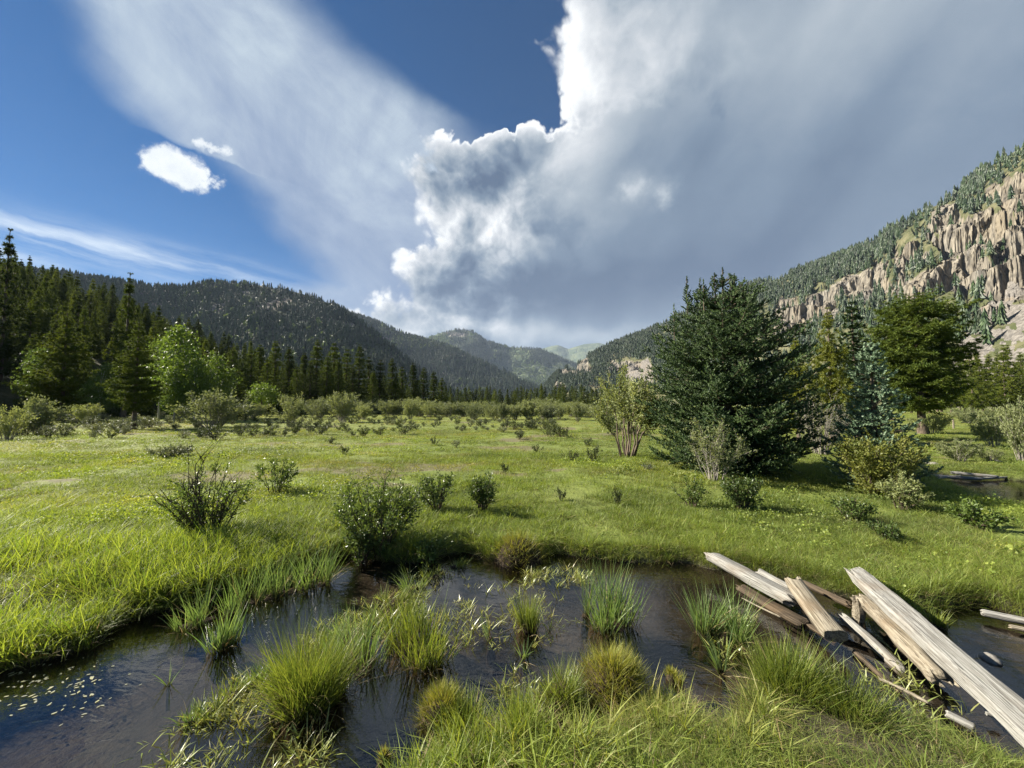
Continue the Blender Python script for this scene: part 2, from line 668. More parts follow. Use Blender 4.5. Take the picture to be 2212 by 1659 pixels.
MAT['flat_pine'] = leaf_mat('flat_topped_pine_needles', (0.040, 0.068, 0.018), (0.115, 0.150, 0.034), 0.25, rough=0.75, spec=0.08)
MAT['olive_pine'] = leaf_mat('olive_pine_needles', (0.085, 0.115, 0.020), (0.20, 0.215, 0.035), 0.32)
MAT['bright_pine'] = leaf_mat('bright_pine_needles', (0.060, 0.095, 0.020), (0.15, 0.175, 0.032), 0.3, rough=0.75, spec=0.08)
MAT['aspen'] = leaf_mat('aspen_leaves', (0.055, 0.100, 0.022), (0.13, 0.185, 0.045), 0.42)
MAT['willow'] = leaf_mat('willow_leaves', (0.13, 0.165, 0.075), (0.26, 0.29, 0.15), 0.32, rough=0.6, spec=0.2)
MAT['shrub'] = leaf_mat('shrub_leaves', (0.050, 0.085, 0.022), (0.13, 0.185, 0.050), 0.35, rough=0.4, spec=0.45)
MAT['dark_shrub'] = leaf_mat('dark_shrub_leaves', (0.045, 0.062, 0.026), (0.10, 0.125, 0.05), 0.22, rough=0.6, spec=0.2, vary=0.3)
MAT['juniper'] = leaf_mat('juniper_leaves', (0.075, 0.105, 0.024), (0.19, 0.195, 0.05), 0.3)
MAT['sage'] = leaf_mat('sage_leaves', (0.12, 0.145, 0.085), (0.22, 0.24, 0.16), 0.2)
MAT['far_tree'] = leaf_mat('far_conifer_needles', (0.030, 0.056, 0.028), (0.058, 0.092, 0.042), 0.12, inst=True, vary=0.28, dry=(0.075, 0.075, 0.04), dry_amt=0.6)
MAT['far_aspen'] = leaf_mat('far_aspen_leaves', (0.075, 0.125, 0.045), (0.13, 0.18, 0.065), 0.25, inst=True, vary=0.25)
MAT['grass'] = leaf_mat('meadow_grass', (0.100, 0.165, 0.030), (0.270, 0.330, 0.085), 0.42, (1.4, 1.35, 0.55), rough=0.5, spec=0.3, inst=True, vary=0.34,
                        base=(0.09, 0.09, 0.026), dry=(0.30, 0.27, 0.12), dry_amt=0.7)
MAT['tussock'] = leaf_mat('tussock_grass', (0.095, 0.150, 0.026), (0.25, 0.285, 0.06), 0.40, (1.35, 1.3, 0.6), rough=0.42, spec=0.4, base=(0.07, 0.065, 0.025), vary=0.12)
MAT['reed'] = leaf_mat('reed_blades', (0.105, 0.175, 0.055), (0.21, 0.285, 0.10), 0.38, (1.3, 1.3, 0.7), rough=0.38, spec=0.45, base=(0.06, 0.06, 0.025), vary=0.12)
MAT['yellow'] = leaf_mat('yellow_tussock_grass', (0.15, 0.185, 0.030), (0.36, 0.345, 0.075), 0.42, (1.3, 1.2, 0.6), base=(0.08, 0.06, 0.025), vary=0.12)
MAT['weed'] = leaf_mat('water_weed_blades', (0.17, 0.225, 0.05), (0.36, 0.40, 0.14), 0.38, rough=0.35, spec=0.5, inst=True, vary=0.2, dry=(0.24, 0.19, 0.09), dry_amt=0.6)
MAT['dead'] = leaf_mat('dead_grass_blades', (0.20, 0.15, 0.07), (0.38, 0.31, 0.17), 0.3, (1.2, 1.1, 0.8), vary=0.1)
MAT['pale_leaf'] = leaf_mat('pale_floating_leaf', (0.20, 0.21, 0.11), (0.44, 0.43, 0.31), 0.2, rough=0.4)


def rock_nodes(n, vec, scale):
    f = n.noise(vec, scale, 8, 0.62)
    g = n.noise(vec, scale * 0.21, 5, 0.55)
    c = n.ramp(f, [(0.34, (0.06, 0.054, 0.046)), (0.44, (0.135, 0.12, 0.098)), (0.54, (0.205, 0.182, 0.145)), (0.68, (0.285, 0.255, 0.205))])
    c = n.mix(n.mul(n.smooth(g, 0.50, 0.70), 0.6), c, (0.23, 0.19, 0.13))
    c = n.mix(n.mul(n.smooth(g, 0.46, 0.3), 0.7), c, (0.17, 0.165, 0.155))
    ck = n.vor(n.vm('ADD', vec, n.vm('SCALE', n.noise(vec, scale * 0.8, 3, 0.6, color=True), s=4.0)), scale * 0.55, feature='DISTANCE_TO_EDGE')
    c = n.mix(n.smooth(ck, 0.0, 0.06, 0.5, 0.0), c, (0.03, 0.027, 0.024))
    return c, n.add(f, n.mul(n.smooth(ck, 0.0, 0.10), 0.35))


def hill_mat(name, veg0, veg1, scale):
    m, n, out = new_mat(name)
    tc = n.node('ShaderNodeTexCoord')
    v = tc.outputs['Object']
    rk = attr(n, 'rock')
    ta = attr(n, 'talus')
    c, f = rock_nodes(n, n.vm('MULTIPLY', v, (1, 1, 0.35)), scale * 1.6)
    g = n.noise(v, scale * 0.5, 6, 0.6)
    vg = n.mix(n.smooth(g, 0.35, 0.68), veg0, veg1)
    tf = n.noise(v, scale * 7, 6, 0.8)
    tcol = n.mix(n.smooth(tf, 0.35, 0.65), (0.085, 0.078, 0.07), (0.23, 0.21, 0.185))
    tcol = n.mix(n.smooth(g, 0.5, 0.72), tcol, (0.25, 0.205, 0.15))
    jag = n.mul(n.sub(g, 0.5), 1.1)
    col = n.mix(n.smooth(n.add(rk, jag), 0.35, 0.55), vg, c)
    col = n.mix(n.smooth(n.add(ta, n.mul(jag, 0.6)), 0.4, 0.6), col, tcol)
    p = n.node('ShaderNodeBsdfPrincipled')
    n.L.new(col, p.inputs['Base Color'])
    p.inputs['Roughness'].default_value = 0.95
    p.inputs['Specular IOR Level'].default_value = 0.15
    b = n.node('ShaderNodeBump')
    b.inputs['Strength'].default_value = 0.9
    b.inputs['Distance'].default_value = 0.25 / scale
    n.L.new(f, b.inputs['Height'])
    n.L.new(b.outputs[0], p.inputs['Normal'])
    n.L.new(p.outputs[0], out.inputs['Surface'])
    return m


def ground_mat():
    m, n, out = new_mat('meadow_soil_and_turf')
    geo = n.node('ShaderNodeNewGeometry')
    v = geo.outputs['Position']
    big = n.noise(v, 0.22, 5, 0.6)
    mid = n.noise(v, 1.7, 6, 0.6)
    fine = n.noise(v, 22.0, 5, 0.65)
    far = n.noise(n.vm('MULTIPLY', v, (1, 0.5, 1)), 0.035, 6, 0.6)
    green = n.mix(n.smooth(n.add(n.mul(fine, 0.6), n.mul(mid, 0.4)), 0.35, 0.65), (0.08, 0.11, 0.022), (0.18, 0.215, 0.045))
    green = n.mix(n.smooth(n.add(n.mul(big, 0.5), n.mul(far, 0.5)), 0.42, 0.62), green, (0.175, 0.195, 0.050))
    soil = n.mix(fine, (0.085, 0.080, 0.038), (0.19, 0.170, 0.085))
    dirt = attr(n, 'dirt')
    col = n.mix(n.smooth(n.add(dirt, n.mul(n.sub(fine, 0.5), 0.8)), 0.4, 0.7), green, soil)
    wet = attr(n, 'wet')
    mud = n.mix(n.smooth(mid, 0.35, 0.65), (0.018, 0.015, 0.011), (0.055, 0.046, 0.036))
    mud = n.mix(n.mul(n.smooth(fine, 0.5, 0.75), 0.5), mud, (0.07, 0.059, 0.046))
    col = n.mix(wet, col, mud)
    p = n.node('ShaderNodeBsdfPrincipled')
    n.L.new(col, p.inputs['Base Color'])
    p.inputs['Roughness'].default_value = 0.9
    p.inputs['Specular IOR Level'].default_value = 0.25
    b = n.node('ShaderNodeBump')
    b.inputs['Strength'].default_value = 0.7
    b.inputs['Distance'].default_value = 0.03
    n.L.new(n.add(fine, mid), b.inputs['Height'])
    n.L.new(b.outputs[0], p.inputs['Normal'])
    n.L.new(p.outputs[0], out.inputs['Surface'])
    return m


def water_mat():
    m, n, out = new_mat('pond_water')
    geo = n.node('ShaderNodeNewGeometry')
    v = n.vm('MULTIPLY', geo.outputs['Position'], (1.0, 1.7, 1.0))
    w1 = n.noise(v, 7.0, 3, 0.5, 0.6)
    w2 = n.noise(v, 38.0, 2, 0.5)
    patch = n.smooth(n.noise(geo.outputs['Position'], 0.9, 2, 0.5), 0.4, 0.62, 0.25, 1.0)
    h = n.mul(n.add(n.mul(w1, 0.005), n.mul(w2, 0.0006)), patch)
    b = n.node('ShaderNodeBump')
    b.inputs['Strength'].default_value = 1.0
    b.inputs['Distance'].default_value = 1.0
    n.L.new(h, b.inputs['Height'])
    fr = n.node('ShaderNodeFresnel')
    fr.inputs['IOR'].default_value = 1.8
    n.L.new(b.outputs[0], fr.inputs['Normal'])
    tr = n.node('ShaderNodeBsdfTransparent')
    tr.inputs['Color'].default_value = (0.66, 0.62, 0.55, 1)
    gl = n.node('ShaderNodeBsdfGlossy')
    gl.inputs['Roughness'].default_value = 0.02
    n.L.new(b.outputs[0], gl.inputs['Normal'])
    mx = n.node('ShaderNodeMixShader')
    bf = geo.outputs['Backfacing']                      # seen from below the thin sheet lets nearly all light through
    n.L.new(n.add(n.mul(fr.outputs[0], n.sub(1.0, bf)), n.mul(bf, 0.06)), mx.inputs[0])
    n.L.new(tr.outputs[0], mx.inputs[1])
    n.L.new(gl.outputs[0], mx.inputs[2])
    n.L.new(mx.outputs[0], out.inputs['Surface'])
    return m


def wood_mat(name, pale, dark, stain=0.35):
    m, n, out = new_mat(name)
    tc = n.node('ShaderNodeTexCoord')
    o = tc.outputs['Object']
    v = n.vm('MULTIPLY', o, (0.5, 11.0, 11.0))           # grain runs along local x
    g = n.noise(v, 7.0, 6, 0.6, 0.6)
    g2 = n.noise(n.vm('MULTIPLY', o, (0.35, 16.0, 16.0)), 9.0, 4, 0.55)
    s = n.noise(o, 3.5, 5, 0.6)
    col = n.mix(n.smooth(g, 0.36, 0.60), dark, pale)
    col = n.mix(n.mul(n.smooth(g2, 0.57, 0.64), 0.8), col, tuple(c * 0.28 for c in dark))
    col = n.mix(n.mul(n.smooth(s, 0.50, 0.72), stain), col, (0.17, 0.115, 0.065))
    p = n.node('ShaderNodeBsdfPrincipled')
    n.L.new(col, p.inputs['Base Color'])
    p.inputs['Roughness'].default_value = 0.85
    p.inputs['Specular IOR Level'].default_value = 0.25
    b = n.node('ShaderNodeBump')
    b.inputs['Strength'].default_value = 0.9
    b.inputs['Distance'].default_value = 0.008
    n.L.new(n.add(g, n.mul(g2, 0.8)), b.inputs['Height'])
    n.L.new(b.outputs[0], p.inputs['Normal'])
    n.L.new(p.outputs[0], out.inputs['Surface'])
    return m


MAT['wood_pale'] = wood_mat('weathered_pale_wood', (0.30, 0.292, 0.265), (0.165, 0.155, 0.135), 0.3)
MAT['wood_tan'] = wood_mat('weathered_tan_wood', (0.28, 0.245, 0.185), (0.13, 0.108, 0.075), 0.45)
MAT['wood_brown'] = wood_mat('wet_brown_wood', (0.10, 0.075, 0.05), (0.04, 0.03, 0.02), 0.4)
MAT['ground'] = ground_mat()
MAT['water'] = water_mat()

# ------------------------------------------------------------------ ground, pond and stream
pond_px = [(-420, 1640), (-200, 1520), (0, 1447), (95, 1425), (190, 1398), (262, 1345), (340, 1322), (430, 1302), (560, 1262), (680, 1232), (712, 1203),
           (760, 1196), (830, 1208), (900, 1216), (955, 1198), (1010, 1192), (1060, 1207), (1130, 1215), (1195, 1190), (1260, 1202),
           (1350, 1214), (1480, 1212), (1530, 1226), (1600, 1236), (1700, 1252), (1840, 1290), (1945, 1325), (2030, 1312), (2110, 1300),
           (2212, 1335), (2420, 1360), (2700, 1420), (2800, 1560), (2500, 1720), (2300, 1690), (2170, 1665), (2060, 1610), (1960, 1575), (1870, 1540),
           (1790, 1512), (1725, 1492), (1670, 1478), (1622, 1520), (1590, 1575), (1530, 1590), (1480, 1545), (1440, 1515), (1400, 1525),
           (1345, 1550), (1290, 1600), (1225, 1612), (1170, 1575), (1120, 1600), (1060, 1640), (1000, 1630), (955, 1665), (900, 1690), (870, 1730),
           (800, 1800), (650, 2100)]
POND = [tuple(at(X, Y, 0.0)[:2]) for X, Y in pond_px] + [(-1.2, 0.7), (-4.0, 0.8), (-6.5, 1.6)]
stream_px = [(2008, 1022), (2060, 1028), (2130, 1030), (2212, 1040), (2420, 1052), (2800, 1085), (2800, 1160), (2420, 1150), (2212, 1108), (2130, 1088), (2060, 1062), (2015, 1042)]
STREAM = [tuple(at(X, Y, 0.0)[:2]) for X, Y in stream_px]
BANKZ = 0.13


def sd_water(x, y):
    j = 0.05 * fbm(np.asarray(x) * 3.1, np.asarray(y) * 3.1, oct=3, seed=4)
    return np.minimum(poly_sd(x, y, POND), poly_sd(x, y, STREAM)) + j


def gz(x, y, sd=None):
    x, y = np.asarray(x, float), np.asarray(y, float)
    if sd is None:
        sd = sd_water(x, y)
    roll = 0.07 * fbm(x * 0.35, y * 0.35, oct=3, seed=2) + 0.035 * fbm(x * 2.2, y * 2.2, oct=3, seed=9)
    out = BANKZ * sstep(sd, -0.03, 0.10) + 0.05 * sstep(sd, 0.1, 1.0) + roll * sstep(sd, 0.1, 0.8)
    out = out * (1 - 0.5 * sstep(y, 3.6, 3.0))
    ins = -0.17 * sstep(-sd, -0.02, 0.45) + 0.03 * fbm(x * 2.6, y * 2.6, oct=3, seed=6)
    far = 0.4 * fbm(x * 0.02, y * 0.02, oct=3, seed=3) * sstep(np.hypot(x, y), 40, 150)
    return np.where(sd > -0.03, out, ins - 0.02) + far


def dirt_mask(x, y):
    d = fbm(np.asarray(x) * 0.32, np.asarray(y) * 0.8, oct=4, seed=21)
    dist = np.hypot(x, y)
    return 0.8 * sstep(d, 0.22, 0.46) * sstep(dist, 5.0, 7.5) * (1 - 0.6 * sstep(dist, 30, 60))


ys = np.concatenate([np.linspace(-25, 0.6, 26), np.geomspace(0.7, 12, 270), np.geomspace(12.3, 9000, 120)])
us = np.linspace(-1, 1, 480)
us = np.sign(us) * (0.75 * np.abs(us) + 0.25 * np.abs(us) ** 3) * 2.6
YY, UU = np.meshgrid(ys, us, indexing='ij')
XX = UU * (np.maximum(YY, 0) + 3.2)
SD = sd_water(XX, YY)
ZZ = gz(XX, YY, SD)


def grid_faces(nr, nc):
    i = np.arange((nr - 1) * (nc - 1))
    r, c = i // (nc - 1), i % (nc - 1)
    a = r * nc + c
    return np.stack([a, a + 1, a + nc + 1, a + nc], axis=1)


g_me = mesh_from('ground', np.stack([XX, YY, ZZ], -1).reshape(-1, 3), [grid_faces(*XX.shape)],
                 {'wet': np.maximum(sstep(-SD, -0.07, 0.02), 0.8 * sstep(YY, 3.7, 3.3) * sstep(SD, 1.8, 1.2)).ravel(), 'dirt': np.maximum(dirt_mask(XX, YY), 0.85 * (YY < 3.5) * sstep(SD, 1.5, 0.6)).ravel()}, [MAT['ground']], smooth=True)
tag(link('ground', g_me), 'green meadow floor with bare soil patches and a muddy pond bed', None, kind='structure')


def water_sheet(name, poly, z, label, seed):
    xs = [p[0] for p in poly]; yw = [p[1] for p in poly]
    n = 60
    gx, gy = np.meshgrid(np.linspace(min(xs) - .1, max(xs) + .1, n), np.linspace(min(yw) - .1, max(yw) + .1, n))
    sd = poly_sd(gx, gy, poly).ravel()
    F = grid_faces(n, n)
    F = F[(sd[F].min(axis=1) < 0.15)]
    V = np.stack([gx, gy, np.full_like(gx, z)], -1).reshape(-1, 3)
    used = np.unique(F)
    mp = np.full(len(V), -1); mp[used] = np.arange(len(used))
    me = mesh_from(name, V[used], [mp[F]], None, [MAT['water']], smooth=True)
    return tag(link(name, me), label, kind='structure')


water_sheet('pond_water', POND, 0.0, 'shallow dark pond reflecting the cloudy sky in the foreground', 1)
water_sheet('stream_water', STREAM, 0.0, 'narrow stream behind the spruces at the right edge', 2)


# ------------------------------------------------------------------ hills
def interp(pts, X):
    pts = sorted(pts)
    p = np.array(pts, float)
    return [np.interp(X, p[:, 0], p[:, k]) for k in range(1, p.shape[1])]


HILLS = {}


def hill(key, label, crest, base, nu, nv, mat, amp, freq, power=1.0, back=1.35, rock=None, talus=None, cliff=None, seed=0, crest_noise=0.15):
    """crest: (X, Y, depth) read off the photo's skyline; base: (X, depth) where the slope meets the valley floor"""
    X = np.linspace(min(c[0] for c in crest), max(c[0] for c in crest), nu)
    cYv, cD = interp(crest, X)
    (bD,) = interp(base, X)
    P1 = np.array([deep(x, y, d) for x, y, d in zip(X, cYv, cD)])
    u = (X - CX) / FPX
    P0 = np.stack([u * bD, bD, np.full(nu, -3.0)], -1)
    s = np.linspace(0, 1, nv)[:, None, None]
    P = P0[None] * (1 - s) + P1[None] * s
    sp = s[..., 0] ** power
    P[..., 2] = P0[None, :, 2] * (1 - sp) + P1[None, :, 2] * sp
    w = np.sin(PI * np.clip(s[..., 0], 0, 1)) ** 0.7 * (1 - crest_noise) + crest_noise * s[..., 0]
    nz = fbm(P[..., 0] * freq, P[..., 1] * freq, oct=5, seed=seed) * 0.7 + 0.5 * ridged(P[..., 0] * freq * 0.6, P[..., 1] * freq * 0.35, oct=4, seed=seed + 5) - 0.2
    P[..., 2] += amp * nz * w
    rk = np.zeros(P.shape[:2]); tl = np.zeros(P.shape[:2])
    pX, pY = proj(P)
    if rock:
        rk = rock(pX, pY, P)
    if talus:
        tl = talus(pX, pY, P)
    if cliff:
        P = cliff(P, rk)
    # far side of the ridge
    nb = 6
    bs = np.linspace(0, 1, nb + 1)[1:, None, None]
    Q = P[-1][None] * (1 + (back - 1) * bs)
    Q[..., 2] = P[-1][None, :, 2] * (1 - bs[..., 0] ** 0.8) - 4 * bs[..., 0]
    A = np.concatenate([P, Q])
    rk2 = np.concatenate([rk, np.repeat(rk[-1:], nb, 0)]); tl2 = np.concatenate([tl, np.repeat(tl[-1:], nb, 0)])
    me = mesh_from('hill', A.reshape(-1, 3), [grid_faces(*A.shape[:2])], {'rock': rk2.ravel(), 'talus': tl2.ravel()}, [mat], smooth=not cliff)
    o = tag(link('hill', me), label, kind='structure')
    HILLS[key] = (P, rk, tl)
    return o


def on_hill(key, n, rng, wfun=None):
    """n random points spread evenly over a hill's surface"""
    P, rk, tl = HILLS[key]
    nr, nc = P.shape[:2]
    a, b, c = P[:-1, :-1], P[:-1, 1:], P[1:, :-1]
    area = np.linalg.norm(np.cross(b - a, c - a), axis=-1)
    if wfun is not None:
        area = area * wfun(rk[:-1, :-1], tl[:-1, :-1], a)
    p = area.ravel() / area.sum()
    idx = rng.choice(p.size, n, p=p)
    r, q = idx // (nc - 1), idx % (nc - 1)
    s, t = rng.random(n)[:, None], rng.random(n)[:, None]
    return (P[r, q] * (1 - s) + P[r + 1, q] * s) * (1 - t) + (P[r, q + 1] * (1 - s) + P[r + 1, q + 1] * s) * t, r / nr


M_H1 = hill_mat('forest_floor_near', (0.045, 0.05, 0.02), (0.09, 0.085, 0.04), 0.5)
M_H2 = hill_mat('forest_floor_mid', (0.03, 0.044, 0.022), (0.055, 0.064, 0.036), 0.05)
M_H3 = hill_mat('forest_floor_far', (0.06, 0.085, 0.04), (0.13, 0.15, 0.075), 0.012)
M_HR = hill_mat('cliff_rock_and_scrub', (0.06, 0.07, 0.03), (0.145, 0.135, 0.075), 0.11)

hill('A', 'near forested slope rising at the left edge',
     [(-900, 560, 130), (-400, 570, 125), (0, 615, 115), (150, 665, 112), (300, 722, 110), (450, 782, 110), (600, 830, 118), (760, 862, 130), (900, 874, 140)],
     [(-900, 24), (-400, 27), (0, 32), (150, 36), (300, 44), (450, 58), (600, 80), (760, 105), (900, 130)], 90, 40, M_H1, 2.0, 0.05, 0.9)


def rockB(pX, pY, P):
    f = fbm(P[..., 0] / 40, P[..., 2] / 25, oct=4, seed=8)
    return sstep(f, 0.28, 0.5) * 0.8 + 0.9 * np.exp(-((pX - 850) / 22) ** 2 - ((pY - 775) / 18) ** 2)


hill('B', 'dark forested mountain on the left with a long shoulder falling to the valley',
     [(-700, 520, 800), (-300, 560, 760), (150, 592, 720), (240, 610, 720), (330, 622, 730), (390, 624, 740), (450, 610, 760), (560, 616, 780), (650, 634, 800),
      (700, 650, 800), (740, 670, 790), (800, 708, 770), (850, 752, 740), (900, 795, 700), (960, 835, 660), (1030, 874, 620)],
     [(-700, 260), (0, 300), (300, 330), (600, 370), (850, 430), (1030, 560)], 240, 110, M_H2, 38, 0.006, 1.0, rock=rockB, seed=11)
hill('C', 'forested mountain flank running down behind the dark shoulder',
     [(600, 690, 1700), (680, 672, 1700), (720, 664, 1700), (800, 690, 1700), (880, 725, 1700), (960, 748, 1650), (1010, 768, 1600), (1100, 806, 1500), (1170, 842, 1400), (1230, 874, 1300)],
     [(600, 900), (900, 1000), (1230, 1200)], 160, 90, M_H2, 55, 0.004, 1.0, rock=lambda a, b, P: sstep(fbm(P[..., 0] / 80, P[..., 2] / 50, oct=4, seed=18), 0.33, 0.55) * 0.8, seed=23)
hill('D', 'rounded far mountain at the head of the valley with meadow patches',
     [(780, 800, 3400), (880, 752, 3300), (945, 722, 3300), (985, 712, 3300), (1020, 716, 3300), (1050, 737, 3200), (1100, 750, 3200), (1170, 755, 3100), (1215, 775, 3000),
      (1270, 800, 2900), (1400, 872, 2700)],
     [(780, 1900), (1100, 2100), (1400, 2300)], 140, 80, M_H3, 130, 0.0022, 1.0, talus=lambda a, b, P: 0.75 * np.exp(-((a - 985) / 45) ** 2 - ((b - 722) / 9) ** 2), seed=31)
hill('E', 'bare blue ridge farthest away in the valley gap',
     [(1040, 790, 6500), (1140, 762, 6400), (1190, 748, 6400), (1205, 746, 6400), (1228, 754, 6400), (1262, 744, 6400), (1292, 741, 6400), (1330, 748, 6400), (1450, 790, 6300), (1600, 872, 6200)],
     [(1040, 4200), (1600, 4200)], 120, 50, M_H3, 120, 0.0012, 1.0, talus=lambda a, b, P: 0.2 * sstep(b, 775, 750), seed=41)

cliff_poly = [(1672, 712), (1690, 650), (1740, 640), (1790, 618), (1830, 590), (1880, 560), (1930, 528), (1960, 495), (2010, 462), (2080, 432), (2150, 398), (2212, 372), (2500, 230), (2900, 90),
              (2900, 600), (2500, 640), (2212, 655), (2120, 690), (2085, 650), (2050, 625), (1990, 640), (1930, 640), (1880, 645), (1830, 660), (1790, 690), (1740, 715)]
crag1 = [(1205, 812), (1222, 780), (1262, 770), (1285, 790), (1270, 815), (1235, 835), (1200, 835)]
crag2 = [(1290, 800), (1330, 775), (1365, 770), (1400, 790), (1400, 840), (1350, 850), (1290, 870), (1262, 858), (1280, 830)]
talus_poly = [(2050, 770), (2090, 700), (2150, 668), (2212, 655), (2500, 640), (2900, 600), (2900, 900), (2040, 900)]
talus2 = [(1340, 800), (1402, 765), (1415, 800), (1410, 830), (1350, 815)]
talus3 = [(2100, 690), (2212, 560), (2500, 500), (2500, 640), (2212, 650)]


def rockR(pX, pY, P):
    j = 26 * fbm(pX / 55, pY / 55, oct=4, seed=3)
    m = sstep(-poly_sd(pX, pY, cliff_poly) + j, -9, 14)
    for c, k in ((crag1, 6), (crag2, 8)):
        m = np.maximum(m, sstep(-poly_sd(pX, pY, c) + j * 0.5, -4, k))
    lo_ = 0.37 - 0.41 * sstep(pX, 1560, 1440)
    veg = sstep(fbm(pX / 42, pY / 34, oct=4, seed=77) - lo_, 0.0, 0.16)      # ledges with trees
    return m * (1 - 0.9 * veg)


def talusR(pX, pY, P):
    j = 14 * fbm(pX / 60, pY / 40, oct=3, seed=13)
    m = sstep(-poly_sd(pX, pY, talus_poly) + j, -6, 10) * (1 - 0.9 * sstep(fbm(pX / 26, pY / 16, oct=3, seed=71), 0.28, 0.42))
    m = np.maximum(m, sstep(-poly_sd(pX, pY, talus2) + j * 0.5, -3, 6))
    return np.maximum(m, 0.9 * sstep(-poly_sd(pX, pY, talus3) + j, -3, 12))


def cliffR(P, rk):
    """push columns, ribs and gullies out of the face along its horizontal normal"""
    x, y, z = P[..., 0], P[..., 1], P[..., 2]
    al = np.arctan2(x, y) * 300
    aw_ = al + 4 * fbm(x / 30, z / 30, oct=3, seed=33)
    # benches and near-vertical faces
    def steps(z, h, seed, lo, amp):
        q = z / h + amp * fbm(al / 34, z / 70, oct=4, seed=seed)
        fr = q % 1
        f2 = np.where(fr < lo, 0.16 * fr / lo, 0.16 + 0.84 * sstep(fr, lo, 1.0))
        return (f2 - fr) * h
    dz = steps(z, 34, 5, 0.62, 1.5) + 0.6 * steps(z + 7, 13, 9, 0.55, 1.2)
    f = 5.5 * ridged(aw_ / 30, z / 120, oct=2, seed=1) + 3.4 * ridged(aw_ / 13, z / 80, 0.3, oct=2, seed=2) \
        + 2.6 * ridged(aw_ / 5.5, z / 40, 0.7, oct=2, seed=6) + 2.0 * ridged(aw_ / 2.4, z / 12, 0.2, oct=3, seed=16, gain=0.7) + 3.0 * fbm(al / 6, z / 5, oct=5, seed=7, gain=0.62)
    jx, jz = 2.5 * fbm(al / 9, z / 11, oct=2, seed=91), 3.0 * fbm(al / 12, z / 9, oct=2, seed=92)
    f = f + 2.4 * _hash(np.floor((al + jx) / 5.2), np.floor((z + jz + al * 0.3) / 9), np.zeros_like(z), 3) + 1.2 * _hash(np.floor((al - jx) / 2.3), np.floor((z + jz - al * 0.2) / 4.2), np.zeros_like(z), 4)
    out = np.array([-0.80, -0.60, 0.0])
    d = (rk * f)[..., None] * out
    d[..., 2] += rk * dz
    d[..., 2] += (1 - rk) * 1.6 * fbm(al / 14, z / 14, oct=4, seed=15)
    k = sstep(y, 130, 420)[..., None]
    return P + d * (1 + 0.5 * k)


hill('R', 'steep rocky mountainside on the right with tan cliffs, scree and conifers',
     [(1150, 858, 950), (1172, 838, 930), (1200, 808, 900), (1250, 778, 860), (1330, 740, 800), (1430, 702, 720), (1520, 660, 660), (1600, 622, 610), (1700, 596, 540), (1780, 566, 490), (1850, 540, 450),
      (1950, 482, 400), (2050, 430, 360), (2150, 352, 320), (2212, 312, 300), (2350, 225, 270), (2600, 90, 240)],
     [(1150, 780), (1250, 560), (1400, 400), (1600, 270), (1800, 190), (2000, 145), (2212, 120), (2500, 95), (2950, 75)],
     1040, 360, M_HR, 9, 0.02, 1.06, rock=rockR, talus=talusR, cliff=cliffR, seed=51, crest_noise=0.1)


# ------------------------------------------------------------------ plant builders
LOZ_V, LOZ_F = [], []
for k in range(3):                                   # needle shoot: three crossed lozenges along z
    c, s_ = math.cos(k * PI / 3), math.sin(k * PI / 3)
    b = len(LOZ_V)
    LOZ_V += [(0, 0, 0), (c, s_, 0.38), (0, 0, 1), (-c, -s_, 0.38)]
    LOZ_F += [(b, b + 1, b + 2, b + 3)]
LOZ_V, LOZ_F = np.array(LOZ_V, float), np.array(LOZ_F)
_r = np.random.default_rng(3)
TUF_V, TUF_F = [], []
for k in range(9):                                   # pine tuft: a burst of narrow triangles
    th, ph = math.acos(1 - 1.15 * (k + 0.5) / 9), k * 2.4
    d = np.array([math.sin(th) * math.cos(ph), math.sin(th) * math.sin(ph), math.cos(th)])
    q = np.cross(d, _r.normal(size=3)); q /= np.linalg.norm(q)
    b = len(TUF_V)
    TUF_V += [q * 0.15, -q * 0.15, d]
    TUF_F += [(b, b + 1, b + 2)]
TUF_V, TUF_F = np.array(TUF_V), np.array(TUF_F)
# brush shoot: needles standing off a short axis, for the near spruces
BR_V, BR_F = [], []
for k in range(12):
    z0 = 0.04 + 0.80 * k / 11
    ph = k * 2.4
    d = np.array([math.cos(ph), math.sin(ph), 0.0])
    q = np.array([-math.sin(ph), math.cos(ph), 0.0])
    b = len(BR_V)
    rr = 1.0 - 0.45 * (k / 11) ** 2
    BR_V += [np.array([0, 0, z0 - 0.06]) + q * 0.42, np.array([0, 0, z0 + 0.07]) - q * 0.42, d * rr + np.array([0, 0, z0 + 0.20])]
    BR_F += [(b, b + 1, b + 2)]
BR_V, BR_F = np.array(BR_V), np.array(BR_F)
LEAF_V = np.array([(0, 0, 0), (0.5, 0.08, 0.45), (0, 0, 1), (-0.5, 0.08, 0.45)], float)
LEAF_F = np.array([(0, 1, 2, 3)])


